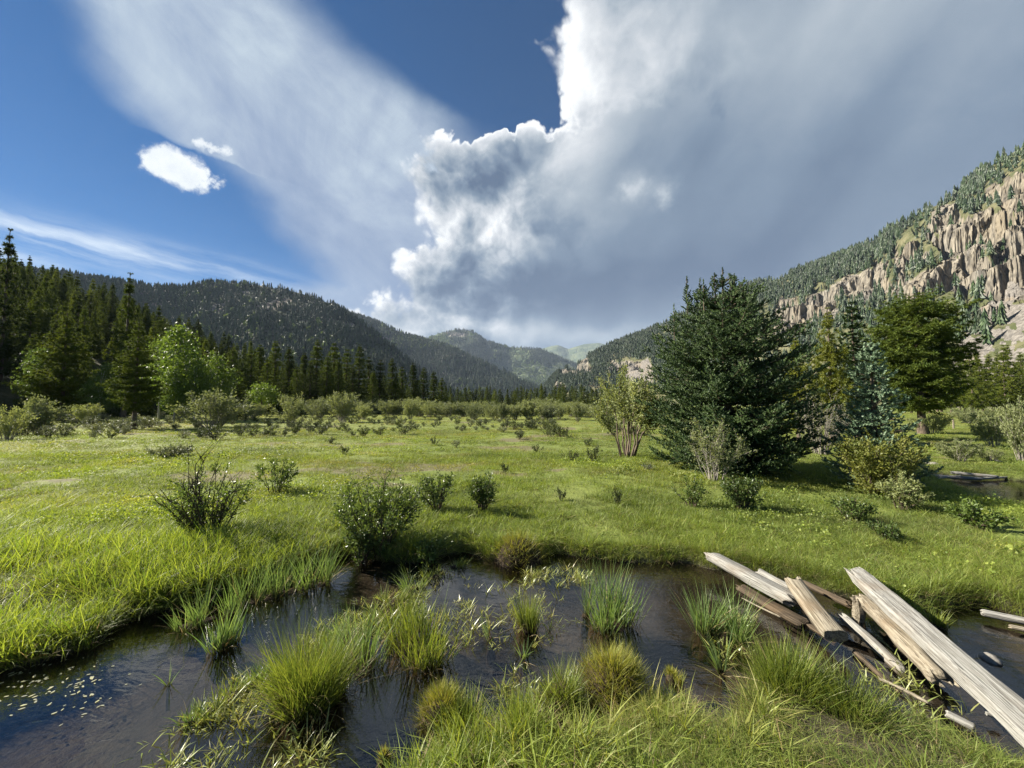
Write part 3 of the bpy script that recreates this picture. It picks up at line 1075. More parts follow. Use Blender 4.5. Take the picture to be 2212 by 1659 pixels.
def conifer(seed, H, prof, nwh, nbr, zb, droop, rise, sp, sl, sw, tmpl, trunk_r, mats, up=0.35, zpow=1.0, side=0.5, sparse=1.0, tops=(), flat=0.0, gaps=0.0, wob=0.0, rv=(0.62, 1.18)):
    """returns (trunk mesh, crown mesh); prof(t) is the crown radius at height fraction t"""
    rng = np.random.default_rng(seed)
    Pp, Dd, Ll = [], [], []
    trunk, crown = MB(), MB()
    hs = np.linspace(0, 1, 9)
    wx, wy = wob * H * np.sin(hs * 5 + seed), wob * H * np.cos(hs * 4 + seed * 2)
    wx -= wx[0]; wy -= wy[0]
    tube(trunk, np.stack([wx, wy, hs * H * 0.985 - 0.15 * (hs == 0)], 1), trunk_r * (1 - hs) ** 0.8 * (1 + 0.5 * (hs == 0)) + 0.004 * H * 0.5, 7)
    bA, bB, bR = [], [], []
    for i in range(nwh):
        t = zb + (1 - zb) * ((i + rng.uniform(0, 0.9)) / nwh) ** zpow
        rad = prof(t)
        ox, oy = np.interp(t, hs, wx), np.interp(t, hs, wy)
        nb = max(3, int(round(nbr * (0.6 + 0.4 * (1 - t)))))
        a0 = rng.uniform(0, 2 * PI)
        for j in range(nb):
            if rng.random() < gaps:
                continue
            az = a0 + j * 2 * PI / nb + rng.normal() * 0.25
            r = max(rad * rng.uniform(*rv), sl * 0.5)
            ca, sa = math.cos(az), math.sin(az)
            ns = max(2, int(r / sp))
            s = np.linspace(0.12, 1, ns)
            bend = rng.normal() * 0.12
            dr = droop * (1 - t) ** 0.7 + rng.normal() * 0.05
            px = ox + r * (ca * s - sa * bend * s * s)
            py = oy + r * (sa * s + ca * bend * s * s)
            pz = t * H + r * (-dr * s + (rise + 0.5 * max(0, t - 0.75)) * s * s)
            pts = np.stack([px, py, pz], 1)
            bA.append(np.array([[ox, oy, t * H]])); bB.append(pts[:1]); bR.append([0.010 * r + 0.004])
            bA.append(pts[:-1]); bB.append(pts[1:]); bR.append((0.010 * r + 0.004) * (1 - s[:-1]) + 0.003)
            for q in range(ns):
                if rng.random() > sparse * (0.55 + 0.45 * s[q]):
                    continue
                p = pts[q]
                ax = np.array([ca, sa, -dr + 2 * rise * s[q]])
                ax /= np.linalg.norm(ax)
                if s[q] > 0.8:
                    Pp.append(p); Dd.append(ax + [0, 0, up]); Ll.append(1.0)
                tl = side * r * (1 - s[q]) * rng.uniform(0.5, 1.0) + sl * rng.uniform(0.5, 1.1)
                nsh = max(1, int(tl / (sl * 0.62)))
                for sg in (-1, 1):
                    d2 = np.array([ca * 0.62 - sg * sa * 0.78, sa * 0.62 + sg * ca * 0.78, -0.12 + 0.25 * rng.normal()])
                    for k in range(nsh):
                        pp = p + d2 * tl * (k / max(nsh, 1))
                        Pp.append(pp); Dd.append(d2 + [0.3 * rng.normal(), 0.3 * rng.normal(), up + 0.25 * rng.normal()]); Ll.append(rng.uniform(0.7, 1.15))
    for (tx, ty, tz, tl) in tops:                      # extra leaders
        n_ = int(tl / (sl * 0.35))
        bA.append(np.array([[tx, ty, tz - 0.3]])); bB.append(np.array([[tx, ty, tz + tl]])); bR.append([0.012])
        for k in range(n_):
            f = k / n_
            for j in range(3 if f < 0.7 else 1):
                a = rng.uniform(0, 2 * PI)
                Pp.append(np.array([tx, ty, tz + f * tl])); Dd.append(np.array([math.cos(a), math.sin(a), 0.9 + f])); Ll.append((1.3 - 0.7 * f))
        Pp.append(np.array([tx, ty, tz + tl - sl * 0.3])); Dd.append(np.array([0.02, 0.02, 1.0])); Ll.append(1.6)
    tubes3(trunk, np.concatenate(bA), np.concatenate(bB), np.concatenate([np.atleast_1d(x) for x in bR]), np.concatenate([np.atleast_1d(x) for x in bR]) * 0.75)
    Pp, Dd, Ll = np.array(Pp), np.array(Dd), np.array(Ll)
    Ll = Ll * np.clip((H * 1.03 - Pp[:, 2]) / (0.13 * H), 0.42, 1.0)
    Dd[:, 2] *= 1 - flat
    tint = np.clip(rng.beta(2, 2, len(Pp)), 0, 1)
    S = np.stack([sw * np.ones(len(Pp)), sw * np.ones(len(Pp)), sl * Ll], 1)
    if tmpl is TUF_V:
        S = np.repeat((sl * Ll)[:, None], 3, 1)
    TF = {id(LOZ_V): LOZ_F, id(TUF_V): TUF_F, id(BR_V): BR_F}[id(tmpl)]
    stamp(crown, tmpl, TF, Pp, frames(Dd, rng), S, tint)
    return trunk.mesh('trunk', [mats[0]], True), crown.mesh('crown', [mats[1]])


def broadleaf(seed, H, blobs, nleaf, leaf, trunk_r, mats, nlimb=7, zfork=0.3):
    """blobs: (x, y, z, r) in units of H"""
    rng = np.random.default_rng(seed)
    trunk, crown = MB(), MB()
    tube(trunk, [(0, 0, -0.1), (0.01 * H, 0, zfork * H), (0, 0.01 * H, 0.6 * H), (0.02 * H, 0, 0.88 * H)], [trunk_r * 1.3, trunk_r, trunk_r * 0.6, trunk_r * 0.2], 7)
    bl = np.array(blobs) * H
    for b in bl:
        z0 = max(zfork * H, b[2] - 0.28 * H)
        tube(trunk, [(0, 0, z0), (b[0] * 0.5, b[1] * 0.5, (z0 + b[2]) * 0.52), (b[0], b[1], b[2])], [trunk_r * 0.45, trunk_r * 0.3, trunk_r * 0.1], 4)
    w = bl[:, 3] ** 2; w /= w.sum()
    # each blob is a spray of smaller clusters
    nc = max(20, nleaf // 16)
    bi = rng.choice(len(bl), nc, p=w)
    d = rng.normal(size=(nc, 3)); d /= np.linalg.norm(d, axis=1, keepdims=True)
    cen = bl[bi, :3] + d * (bl[bi, 3] * rng.uniform(0.25, 1.0, nc) ** 0.6)[:, None]
    ci = rng.integers(0, nc, nleaf)
    P = cen[ci] + rng.normal(size=(nleaf, 3)) * leaf * 1.5
    D = rng.normal(size=(nleaf, 3)) + [0, 0, -0.2]
    L = leaf * rng.uniform(0.7, 1.3, nleaf)
    tint = np.clip(rng.uniform(0, 1, nc)[ci] * 0.6 + rng.random(nleaf) * 0.4, 0, 1)
    stamp(crown, LEAF_V, LEAF_F, P, frames(D, rng), np.stack([L * 0.9, L, L], 1), tint)
    return trunk.mesh('trunk', [mats[0]], True), crown.mesh('crown', [mats[1]])


def bush(seed, H, Rr, nst, nleaf, leaf, mats, lw=0.45, lean=1.0, bare=0.0, sub=5, stem_r=0.012, arch=0.2, single=False, low=0.18):
    """many-stemmed shrub: (stems mesh, foliage mesh), or one mesh with both"""
    rng = np.random.default_rng(seed)
    st, fo = MB(), (MB() if not single else None)
    if single:
        fo = st
    tips, ends = [], []
    for i in range(nst):
        az = rng.uniform(0, 2 * PI)
        rr = Rr * math.sqrt(rng.uniform(0.02, 1.0))
        h = H * rng.uniform(0.62, 1.02) * (1 - 0.30 * (rr / Rr) ** 2)
        b0 = np.array([math.cos(az), math.sin(az), 0]) * rr * 0.22
        b1 = np.array([math.cos(az), math.sin(az), 0]) * rr * lean
        mid = b0 * 0.55 + b1 * 0.45 + [rng.normal() * 0.04 * H, rng.normal() * 0.04 * H, h * (0.55 + arch * 0.5)]
        end = b1 + [0, 0, h]
        tt = np.linspace(0, 1, 6)[:, None]
        pth = (1 - tt) ** 2 * b0 + 2 * tt * (1 - tt) * mid + tt ** 2 * end
        pth[1:] += rng.normal(size=(5, 3)) * 0.018 * H
        pth[0, 2] = -0.05
        tube(st, pth, stem_r * (1 - 0.8 * tt[:, 0]) * rng.uniform(0.6, 1.2), 4, 0)
        A, B = [], []
        for k in range(sub):
            f = rng.uniform(low, 0.98)
            p = np.array([np.interp(f, tt[:, 0], pth[:, c]) for c in range(3)])
            dv = (pth[-1] - pth[0]); dv /= np.linalg.norm(dv)
            q = dv + rng.normal(size=3) * 0.55
            q[2] = abs(q[2]) * 0.9
            q /= np.linalg.norm(q)
            e = p + q * H * rng.uniform(0.10, 0.28)
            A.append(p); B.append(e)
            if rng.random() > bare:
                tips.append((p, e))
        if rng.random() > bare:
            tips.append((pth[3], pth[-1]))
        tubes3(st, A, B, stem_r * 0.35, stem_r * 0.14, 0)
    if tips and nleaf:
        tips_ = np.array([np.concatenate(t) for t in tips])
        ti = rng.integers(0, len(tips_), nleaf)
        f = rng.uniform(0.05, 1.05, nleaf)[:, None]
        P = tips_[ti, :3] * (1 - f) + tips_[ti, 3:] * f + rng.normal(size=(nleaf, 3)) * leaf * 0.45
        P[:, 2] = np.maximum(P[:, 2], 0.02)
        D = (tips_[ti, 3:] - tips_[ti, :3])
        D /= np.linalg.norm(D, axis=1, keepdims=True) + 1e-9
        D = D + rng.normal(size=(nleaf, 3)) * 0.75
        L = leaf * rng.uniform(0.6, 1.25, nleaf)
        tint = np.clip(rng.random(len(tips_))[ti] * 0.55 + rng.random(nleaf) * 0.45, 0, 1)
        stamp(fo, LEAF_V, LEAF_F, P, frames(D, rng), np.stack([L * lw * 2 * 0.5 + 0 * L, L, L], 1), tint, mat=1 if single else 0)
    if single:
        return st.mesh('shrub', mats)
    return st.mesh('stems', [mats[0]]), fo.mesh('foliage', [mats[1]])


def blades(mb, root, az, L, lean, curve, w, tint, mat=0, nseg=3, rng=None):
    n = len(root)
    P = root.copy()
    out = np.stack([np.cos(az), np.sin(az), np.zeros(n)], 1)
    sidev = np.stack([-np.sin(az), np.cos(az), np.zeros(n)], 1)
    if rng is not None:                                # twist the blade so that it is not always edge-on to its lean
        tw = rng.uniform(-1.3, 1.3, n)[:, None]
        sidev = sidev * np.cos(tw) + out * np.sin(tw)
    rows, hg = [], []
    for k in range(nseg + 1):
        f = k / nseg
        ww = (w * (1 - f ** 1.6) * (0.75 + 0.6 * f if f < 0.5 else 1.05))[:, None] * 0.5
        if k < nseg:
            rows += [P - sidev * ww, P + sidev * ww]; hg += [f, f]
        else:
            rows += [P]; hg += [1.0]
        a = lean + curve * (f + 0.5 / nseg)
        P = P + (out * np.sin(a)[:, None] + np.array([0, 0, 1.0]) * np.cos(a)[:, None]) * (L / nseg)[:, None]
    m = 2 * nseg + 1
    V = np.stack(rows, 1).reshape(-1, 3)
    T = []
    for k in range(nseg - 1):
        b = 2 * k
        T += [(b, b + 1, b + 3), (b, b + 3, b + 2)]
    b = 2 * (nseg - 1)
    T += [(b, b + 1, b + 2)]
    T = np.array(T)
    F = (T[None] + (np.arange(n) * m)[:, None, None]).reshape(-1, 3)
    mb.add(V, F, np.repeat(tint, m), np.tile(np.array(hg), n), mat)


def grass_clump(seed, n, rad, L, lean, curve, w, mat, nseg=3):
    rng = np.random.default_rng(seed)
    mb = MB()
    a = rng.uniform(0, 2 * PI, n)
    r = rad * np.sqrt(rng.random(n))
    root = np.stack([r * np.cos(a), r * np.sin(a), np.full(n, -0.015)], 1)
    dd = rng.random(n) < 0.09
    az_, L_ = a + rng.normal(size=n) * 0.9, L * rng.uniform(0.35, 1.15, n)
    le_, cu_, w_ = np.abs(rng.normal(size=n)) * lean + dd * 0.4, np.abs(rng.normal(size=n)) * curve, w * rng.uniform(0.6, 1.3, n)
    for k_, q in ((0, ~dd), (1, dd)):
        if q.any():
            blades(mb, root[q], az_[q], L_[q], le_[q], cu_[q], w_[q], rng.random(q.sum()), k_, nseg, rng)
    return mb.mesh('grass_clump', [mat, MAT['dead']])


# ------------------------------------------------------------------ scatter (one object of stuff each)
def scatter(name, label, P, rotz, scale, idx, itint, ival, sources, tilt=None):
    n = len(P)
    me = bpy.data.meshes.new(name)
    me.vertices.add(n)
    me.vertices.foreach_set('co', np.asarray(P, np.float32).ravel())
    rot = np.zeros((n, 3), np.float32)
    rot[:, 2] = rotz
    if tilt is not None:
        rot[:, 0] = tilt
    for nm, typ, v, key in (('rot', 'FLOAT_VECTOR', rot, 'vector'), ('scl', 'FLOAT_VECTOR', np.asarray(scale, np.float32), 'vector'), ('idx', 'INT', np.asarray(idx, np.int32), 'value'),
                            ('itint', 'FLOAT', np.asarray(itint, np.float32), 'value'), ('ival', 'FLOAT', np.asarray(ival, np.float32), 'value')):
        a = me.attributes.new(nm, typ, 'POINT')
        a.data.foreach_set(key, v.ravel())
    ng = bpy.data.node_groups.new(name, 'GeometryNodeTree')
    ng.interface.new_socket('Geometry', in_out='INPUT', socket_type='NodeSocketGeometry')
    ng.interface.new_socket('Geometry', in_out='OUTPUT', socket_type='NodeSocketGeometry')
    gi, go = ng.nodes.new('NodeGroupInput'), ng.nodes.new('NodeGroupOutput')
    jn = ng.nodes.new('GeometryNodeJoinGeometry')

    def named(nm, dt):
        a = ng.nodes.new('GeometryNodeInputNamedAttribute')
        a.data_type = dt
        a.inputs[0].default_value = nm
        return a.outputs[0]
    ai, ar, as_ = named('idx', 'INT'), named('rot', 'FLOAT_VECTOR'), named('scl', 'FLOAT_VECTOR')
    for k, src in enumerate(sources):
        so = bpy.data.objects.new(src.name, src)
        ob = ng.nodes.new('GeometryNodeObjectInfo')
        ob.inputs['Object'].default_value = so
        ob.inputs['As Instance'].default_value = True
        cmp_ = ng.nodes.new('FunctionNodeCompare')
        cmp_.data_type, cmp_.operation = 'INT', 'EQUAL'
        ng.links.new(ai, cmp_.inputs[2])
        cmp_.inputs[3].default_value = k
        ip = ng.nodes.new('GeometryNodeInstanceOnPoints')
        ng.links.new(gi.outputs[0], ip.inputs['Points'])
        ng.links.new(cmp_.outputs[0], ip.inputs['Selection'])
        ng.links.new(ob.outputs['Geometry'], ip.inputs['Instance'])
        ng.links.new(ar, ip.inputs['Rotation'])
        ng.links.new(as_, ip.inputs['Scale'])
        ng.links.new(ip.outputs[0], jn.inputs[0])
    ng.links.new(jn.outputs[0], go.inputs[0])
    o = link(name, me)
    md = o.modifiers.new('scatter', 'NODES')
    md.node_group = ng
    return tag(o, label, kind='stuff')


def s3(s, sz=None):
    s = np.asarray(s, float)
    return np.stack([s, s, s if sz is None else s * sz], 1)


# ------------------------------------------------------------------ forests on the mountains (past counting)
def far_conifer(seed, mat, tiers=5, k=7):
    rng = np.random.default_rng(seed)
    mb = MB()
    for i in range(tiers):
        z0 = 0.10 + 0.80 * i / tiers
        z1 = min(1.0, z0 + 0.36)
        r = 0.19 * (1 - 0.80 * i / tiers) * rng.uniform(0.85, 1.15)
        V = [(0, 0, z1)]
        for j in range(2 * k):
            a = PI * j / k + rng.normal() * 0.12
            q = r * (1.0 if j % 2 == 0 else 0.45) * rng.uniform(0.75, 1.2)
            V.append((q * math.cos(a), q * math.sin(a), z0 + (0.0 if j % 2 == 0 else 0.09) + rng.normal() * 0.02))
        F = [(0, 1 + j, 1 + (j + 1) % (2 * k)) for j in range(2 * k)]
        mb.add(V, F, rng.uniform(0.1, 0.9))
    return mb.mesh('far_conifer', [mat])


def far_round(seed, mat):
    rng = np.random.default_rng(seed)
    mb = MB()
    n = 46
    d = rng.normal(size=(n, 3)); d /= np.linalg.norm(d, axis=1, keepdims=True)
    P = d * np.array([0.24, 0.24, 0.36]) * rng.uniform(0.6, 1.0, n)[:, None] + [0, 0, 0.58]
    S = np.repeat(rng.uniform(0.20, 0.32, n)[:, None], 3, 1)
    stamp(mb, LEAF_V, LEAF_F, P, frames(d + rng.normal(size=(n, 3)) * 0.7, rng), S, rng.random(n))
    return mb.mesh('far_aspen', [mat])


FAR_C = [far_conifer(100 + k, MAT['far_tree']) for k in range(4)]
FAR_A = [far_round(120 + k, MAT['far_aspen']) for k in range(2)]
rng = np.random.default_rng(77)


def forest(key, label, n, h, wfun, aspen=0.06, seed=1, dry=0.35, conv=1.0):
    rng = np.random.default_rng(seed)
    P, s = on_hill(key, n, rng, wfun)
    idx = rng.integers(0, 4, n)
    band = fbm(P[:, 0] / (h * 14), P[:, 2] / (h * 8), oct=3, seed=seed + 3)
    asp = rng.random(n) < aspen * 2 * sstep(band, 0.05, 0.3)
    idx[asp] = 4 + rng.integers(0, 2, asp.sum())
    H = h * rng.uniform(0.55, 1.2, n)
    sc = np.stack([H * conv, H * conv, H], 1) * np.where(asp, 0.75, 1.0)[:, None]
    P[:, 2] -= 0.05 * H
    t = np.where(rng.random(n) < dry, rng.random(n), 0.0) * 0.9
    scatter('hillside_forest', label, P, rng.uniform(0, 6.28, n), sc, idx, t, rng.random(n), FAR_C + FAR_A)


forest('B', 'dense dark conifer forest covering the left mountain', 24000, 12.5, lambda r, t, a: (1 - 0.85 * r) * (0.35 + sstep(fbm(a[..., 0] / 70, a[..., 2] / 60, oct=3, seed=5), -0.35, 0.25)), 0.03, 5, 0.35)
forest('C', 'conifer forest on the flank behind the dark shoulder', 20000, 17, lambda r, t, a: (1 - 0.85 * r) * (0.3 + sstep(fbm(a[..., 0] / 130, a[..., 2] / 90, oct=3, seed=6), -0.3, 0.2)), 0.08, 6, 0.25)
forest('D', 'patchy conifer and aspen forest on the far rounded mountain', 15000, 24, lambda r, t, a: (1 - 0.9 * t) * (0.12 + sstep(fbm(a[..., 0] / 260, a[..., 2] / 120, oct=4, seed=7), -0.15, 0.25)), 0.35, 7, 0.1)


def wR(r, t, a):
    X, Y = proj(a)
    sky = sstep(fbm(X / 60, Y / 40, oct=3, seed=19), -0.3, 0.2)
    crest = interp([(1150, 858), (1250, 778), (1430, 702), (1600, 622), (1850, 540), (1950, 482), (2050, 430), (2150, 352), (2212, 312), (2350, 225), (2950, -60)], X)[0]
    near_crest = np.exp(-((Y - crest) / 34) ** 2) * 2.2
    dn = np.where(Y > 640, 1.0, 0.8) * np.where(X > 1950, 0.55, 1.0)
    return (1 - 0.97 * sstep(r, 0.25, 0.6)) * (1 - 0.985 * sstep(t, 0.2, 0.6)) * (0.25 + sky) * (dn + near_crest) * sstep(-Y, -900, -820) + 0.02 * r


forest('R', 'conifers and aspens growing on the rocky mountainside at the right', 12500, 10.5, wR, 0.20, 8, 0.2)


# ------------------------------------------------------------------ trees
def plant(name, label, cat, parts, loc, scale=(1, 1, 1), rotz=0.0, group=None):
    r = link(name, None, None, loc, (0, 0, rotz), scale)
    r.empty_display_size = 0.3
    tag(r, label, cat, group)
    for nm, me in parts:
        link(nm, me, r)
    return r


def prof_pine(w, zb=0.15, top=0.9):
    return lambda t: w * (max(0.0, (1 - t)) ** 0.95) * 1.12 * min(1.0, 0.35 + (t - zb) / 0.22) * (1 - 0.15 * math.sin(t * 17))


def prof_cone(w, p=0.9):
    return lambda t: w * max(0.02, 1 - t) ** p


PINES, NARROW = [], []
for k in range(6):
    w = (0.155, 0.185, 0.14, 0.20, 0.165, 0.15)[k]
    tr, cr = conifer(200 + k, 10.0, prof_pine(10 * w, 0.12), 26, 8, 0.12, 0.15, 0.35, 0.28, 0.30, 0.12, TUF_V, 0.13, (MAT['bark'], MAT['pine']), up=0.5, gaps=0.10, sparse=0.95, side=0.45, wob=0.006)
    PINES.append([('trunk', tr), ('crown', cr)])
for k in range(5):
    w = (0.125, 0.145, 0.11, 0.135, 0.12)[k]
    tr, cr = conifer(230 + k, 10.0, prof_cone(10 * w, 0.72), 28, 8, 0.05, 0.42, 0.30, 0.25, 0.26, 0.10, TUF_V, 0.12, (MAT['bark'], MAT['pine']), up=0.3, gaps=0.06, side=0.45, wob=0.004)
    NARROW.append([('trunk', tr), ('crown', cr)])
BRIGHT = []
for k in range(3):
    tr, cr = conifer(260 + k, 10.0, prof_pine(10 * (0.17, 0.14, 0.155)[k], 0.06), 26, 8, 0.06, 0.1, 0.35, 0.27, 0.29, 0.12, TUF_V, 0.10, (MAT['bark'], MAT['bright_pine']), up=0.5, gaps=0.1, side=0.45, wob=0.006)
    BRIGHT.append([('trunk', tr), ('crown', cr)])

nt_count = 0


def tree_px(name, label, cat, parts, X, topY, depth, wpx, H=10.0, wdes=3.3, z=None, rotz=None, group=None, baseY=None, rs=np.random.default_rng(9)):
    """stand a tree of the photo at its depth, as tall and as wide as it is seen"""
    top = deep(X, topY, depth)
    x = (X - CX) / FPX * depth
    if z is None:
        z = float(gz(x, depth)) if baseY is None else deep(X, baseY, depth)[2]
    h = top[2] - z
    w = wpx / FPX * depth
    return plant(name, label, cat, parts, (x, depth, z - 0.02), (w / wdes, w / wdes, h / H), rs.uniform(0, 6.28) if rotz is None else rotz, group)


def dep(baseY, z=0.12):
    return at(CX, baseY, z)[1]


# --- individual trees along the left edge of the meadow
lone = conifer(301, 10.0, prof_pine(2.05, 0.20), 28, 9, 0.17, 0.10, 0.22, 0.19, 0.21, 0.07, TUF_V, 0.12, (MAT['bark'], MAT['pine']), up=0.25, gaps=0.08, side=0.5)
tree_px('pine_tree', 'dark conical pine with a bare lower trunk standing alone at the meadow edge', 'pine tree', [('trunk', lone[0]), ('crown', lone[1])], 293, 690, dep(930), 128, wdes=4.0)
broad = conifer(302, 10.0, prof_pine(2.6, 0.12), 28, 9, 0.10, 0.05, 0.30, 0.22, 0.24, 0.07, TUF_V, 0.12, (MAT['bark'], MAT['bright_pine']), up=0.4, gaps=0.08, side=0.5)
tree_px('pine_tree', 'broad sunlit green pine left of the lone dark pine', 'pine tree', [('trunk', broad[0]), ('crown', broad[1])], 135, 672, dep(912), 140, wdes=4.8)
tall = conifer(303, 10.0, prof_pine(1.35, 0.2), 28, 7, 0.22, 0.15, 0.30, 0.20, 0.23, 0.07, TUF_V, 0.13, (MAT['bark'], MAT['pine']), up=0.4, gaps=0.18, side=0.5)
tree_px('pine_tree', 'tallest thin pine rising above the forest behind the lone pine', 'pine tree', [('trunk', tall[0]), ('crown', tall[1])], 268, 588, 42, 72, wdes=2.6)
tree_px('pine_tree', 'very tall ragged pine cut by the left edge of the view', 'pine tree', [('trunk', tall[0]), ('crown', tall[1])], -2, 492, 46, 76, wdes=2.6)
sm = NARROW[1]
tree_px('spruce_tree', 'short narrow conifer in front of the bright aspens behind the willows', 'spruce', sm, 512, 795, dep(905), 58, wdes=2.6)
tree_px('spruce_tree', 'small pale young spruce tucked before the dark conifer stand', 'spruce', sm, 640, 820, dep(902), 30, wdes=2.6)

asp = [('pine', 0)]
ASP = []
for k in range(3):
    rr = np.random.default_rng(400 + k)
    bl = [(0, 0, 0.82, 0.16), (0.12, 0.05, 0.66, 0.17), (-0.13, 0.02, 0.62, 0.17), (0.02, -0.13, 0.55, 0.18), (0.05, 0.13, 0.52, 0.17), (-0.06, -0.05, 0.42, 0.18), (0.14, -0.06, 0.40, 0.15), (-0.15, 0.06, 0.36, 0.14), (0.0, 0.0, 0.95, 0.08)]
    bl = [(x + rr.normal() * 0.03, y + rr.normal() * 0.03, z + rr.normal() * 0.03, r * rr.uniform(0.8, 1.15)) for x, y, z, r in bl]
    t_, c_ = broadleaf(410 + k, 8.0, bl, 5200, 0.19, 0.11, (MAT['bark_pale'], MAT['aspen']))
    ASP.append([('trunk', t_), ('crown', c_)])
for i, (X, tY, d, w, lab) in enumerate([
        (398, 712, 34, 112, 'largest bright green aspen with a rounded crown right of the lone pine'),
        (345, 728, 36, 72, 'slender bright aspen directly right of the lone dark pine'),
        (463, 758, 37, 84, 'lower yellow green aspen at the right end of the aspen clump'),
        (218, 790, 33, 66, 'yellow green aspen half hidden between the broad pine and the lone pine'),
        (92, 752, 36, 88, 'pale green aspen behind the broad pine at the left'),
        (420, 775, 33, 70, 'darker aspen in front of the largest aspen crown'),
        (378, 800, 32, 60, 'low leafy aspen sapling at the foot of the aspen clump')]):
    tree_px('aspen_tree', lab, 'aspen', ASP[i % 3], X, tY, d, w, H=8.0, wdes=4.6)

# --- forest on the near left slope
rng = np.random.default_rng(12)
P, sfrac = on_hill('A', 900, rng)
X_, Y_ = proj(P)
kept = []
for i in np.argsort(P[:, 1]):
    if X_[i] > 1000 or X_[i] < -260 or P[i, 1] < 26:
        continue
    if all((P[i, 0] - q[0]) ** 2 + (P[i, 1] - q[1]) ** 2 > (3.0 + 0.018 * P[i, 1]) ** 2 for q in kept):
        kept.append(P[i])
kept = kept[:185]
for i, p in enumerate(kept):
    h = rng.uniform(7.5, 12.0)
    if p[1] > 60:
        h *= 1.05
    m = PINES[rng.integers(0, 6)] if rng.random() < 0.6 else (BRIGHT[rng.integers(0, 3)] if rng.random() < 0.35 else NARROW[rng.integers(0, 5)])
    s = h / 10
    wv = s * rng.uniform(0.85, 1.2)
    look = 'olive green pine' if m in BRIGHT else ('narrow spire shaped conifer' if m in NARROW else 'dark bushy pine')
    pxx = proj(p)[0]
    spot = 'left of the broad green pine' if pxx < 70 else ('behind the broad green pine' if pxx < 200 else ('behind the lone dark pine' if pxx < 330 else ('behind the bright aspens' if pxx < 500 else 'right of the bright aspens')))
    plant('conifer_tree', '%s on the left slope, %s' % (look, spot), 'conifer', m, (p[0], p[1], p[2] - 0.2), (wv, wv, s), rng.uniform(0, 6.28), 'conifers crowded on the left slope')

n_ = 1000
Pm, _s = on_hill('A', n_, np.random.default_rng(14))
Pm[:, 2] -= 0.2
kk = np.array(kept)
far_ok = np.array([np.min((kk[:, 0] - q[0]) ** 2 + (kk[:, 1] - q[1]) ** 2) > 5.5 for q in Pm]) & (Pm[:, 1] > 36)
Pm = Pm[far_ok]
n_ = len(Pm)
rr = np.random.default_rng(15)
hh_ = rr.uniform(0.65, 1.15, n_)
scatter('slope_forest', 'dark conifers packed behind one another on the near left slope', Pm, rr.uniform(0, 6.28, n_), np.stack([hh_ * 1.1, hh_ * 1.1, hh_], 1), rr.integers(0, 6, n_), rr.random(n_), rr.random(n_),
        [PINES[0][1][1], PINES[1][1][1], PINES[3][1][1], NARROW[1][1][1], BRIGHT[0][1][1], PINES[4][1][1]])

# --- dark conifer stand left of the valley opening
stand = [(560, 742, 62, 52), (590, 735, 66, 50), (622, 748, 60, 46), (655, 760, 64, 44), (683, 732, 60, 50), (718, 738, 63, 48), (748, 752, 70, 44), (775, 742, 64, 44), (795, 768, 72, 36),
         (820, 775, 72, 38), (846, 772, 70, 40), (868, 790, 78, 34), (892, 782, 74, 36), (915, 792, 76, 34), (936, 800, 80, 34), (955, 815, 90, 30), (538, 755, 58, 46), (500, 750, 58, 46), (705, 765, 58, 40), (640, 790, 56, 36),
         (575, 775, 55, 40), (760, 790, 60, 36), (730, 775, 57, 38), (670, 780, 57, 38), (805, 800, 66, 34), (855, 812, 70, 30), (900, 815, 74, 28)]
ORD = 'first second third fourth fifth sixth seventh eighth ninth tenth eleventh twelfth thirteenth fourteenth fifteenth sixteenth seventeenth eighteenth nineteenth twentieth'.split() + ['twenty ' + q for q in 'first second third fourth fifth sixth seventh'.split()]
stand.sort()
for i, (X, tY, d, w) in enumerate(stand):
    tree_px('spruce_tree', 'dark narrow spruce, %s from the left in the tall stand before the valley opening' % ORD[i], 'spruce', NARROW[i % 5], X, tY, d, w * 1.12, wdes=2.45, group='spruces in the tall stand left of the valley')
# --- belt across the valley mouth
rng = np.random.default_rng(31)
for i in range(64):
    X = 960 + 400 * (i + rng.uniform(-0.6, 0.6)) / 64
    d = rng.uniform(120, 230)
    tY = 842 - rng.uniform(0, 14) * (1.0 if X < 1150 else 1.4) + (d - 120) * 0.03
    if rng.random() < 0.2:
        tY += 10
    tree_px('spruce_tree', 'small distant conifer in the belt across the valley mouth, %s' % ('under the dark left mountain' if X < 1060 else ('under the valley gap' if X < 1180 else 'under the craggy right hill')), 'spruce', NARROW[i % 5] if i % 3 else BRIGHT[i % 3], X, tY, d, rng.uniform(13, 20), wdes=2.5, group='distant conifers across the valley mouth')
# --- sunlit lodgepole wood at the right edge
for i in range(44):
    X = 1945 + 560 * (i + rng.uniform(-0.5, 0.5)) / 44
    d = rng.uniform(56, 92)
    tY = 772 - rng.uniform(-10, 26) - (12 if X > 2150 else 0) + (d - 60) * 0.35
    tree_px('pine_tree', 'sunlit olive pine in the wood below the scree, %s' % ('behind the flat topped pine' if X < 2075 else ('right of the flat topped pine' if X < 2215 else 'past the right edge')), 'pine tree', BRIGHT[i % 3], X, tY, d, rng.uniform(34, 50), wdes=2.9, group='sunlit pines below the scree')

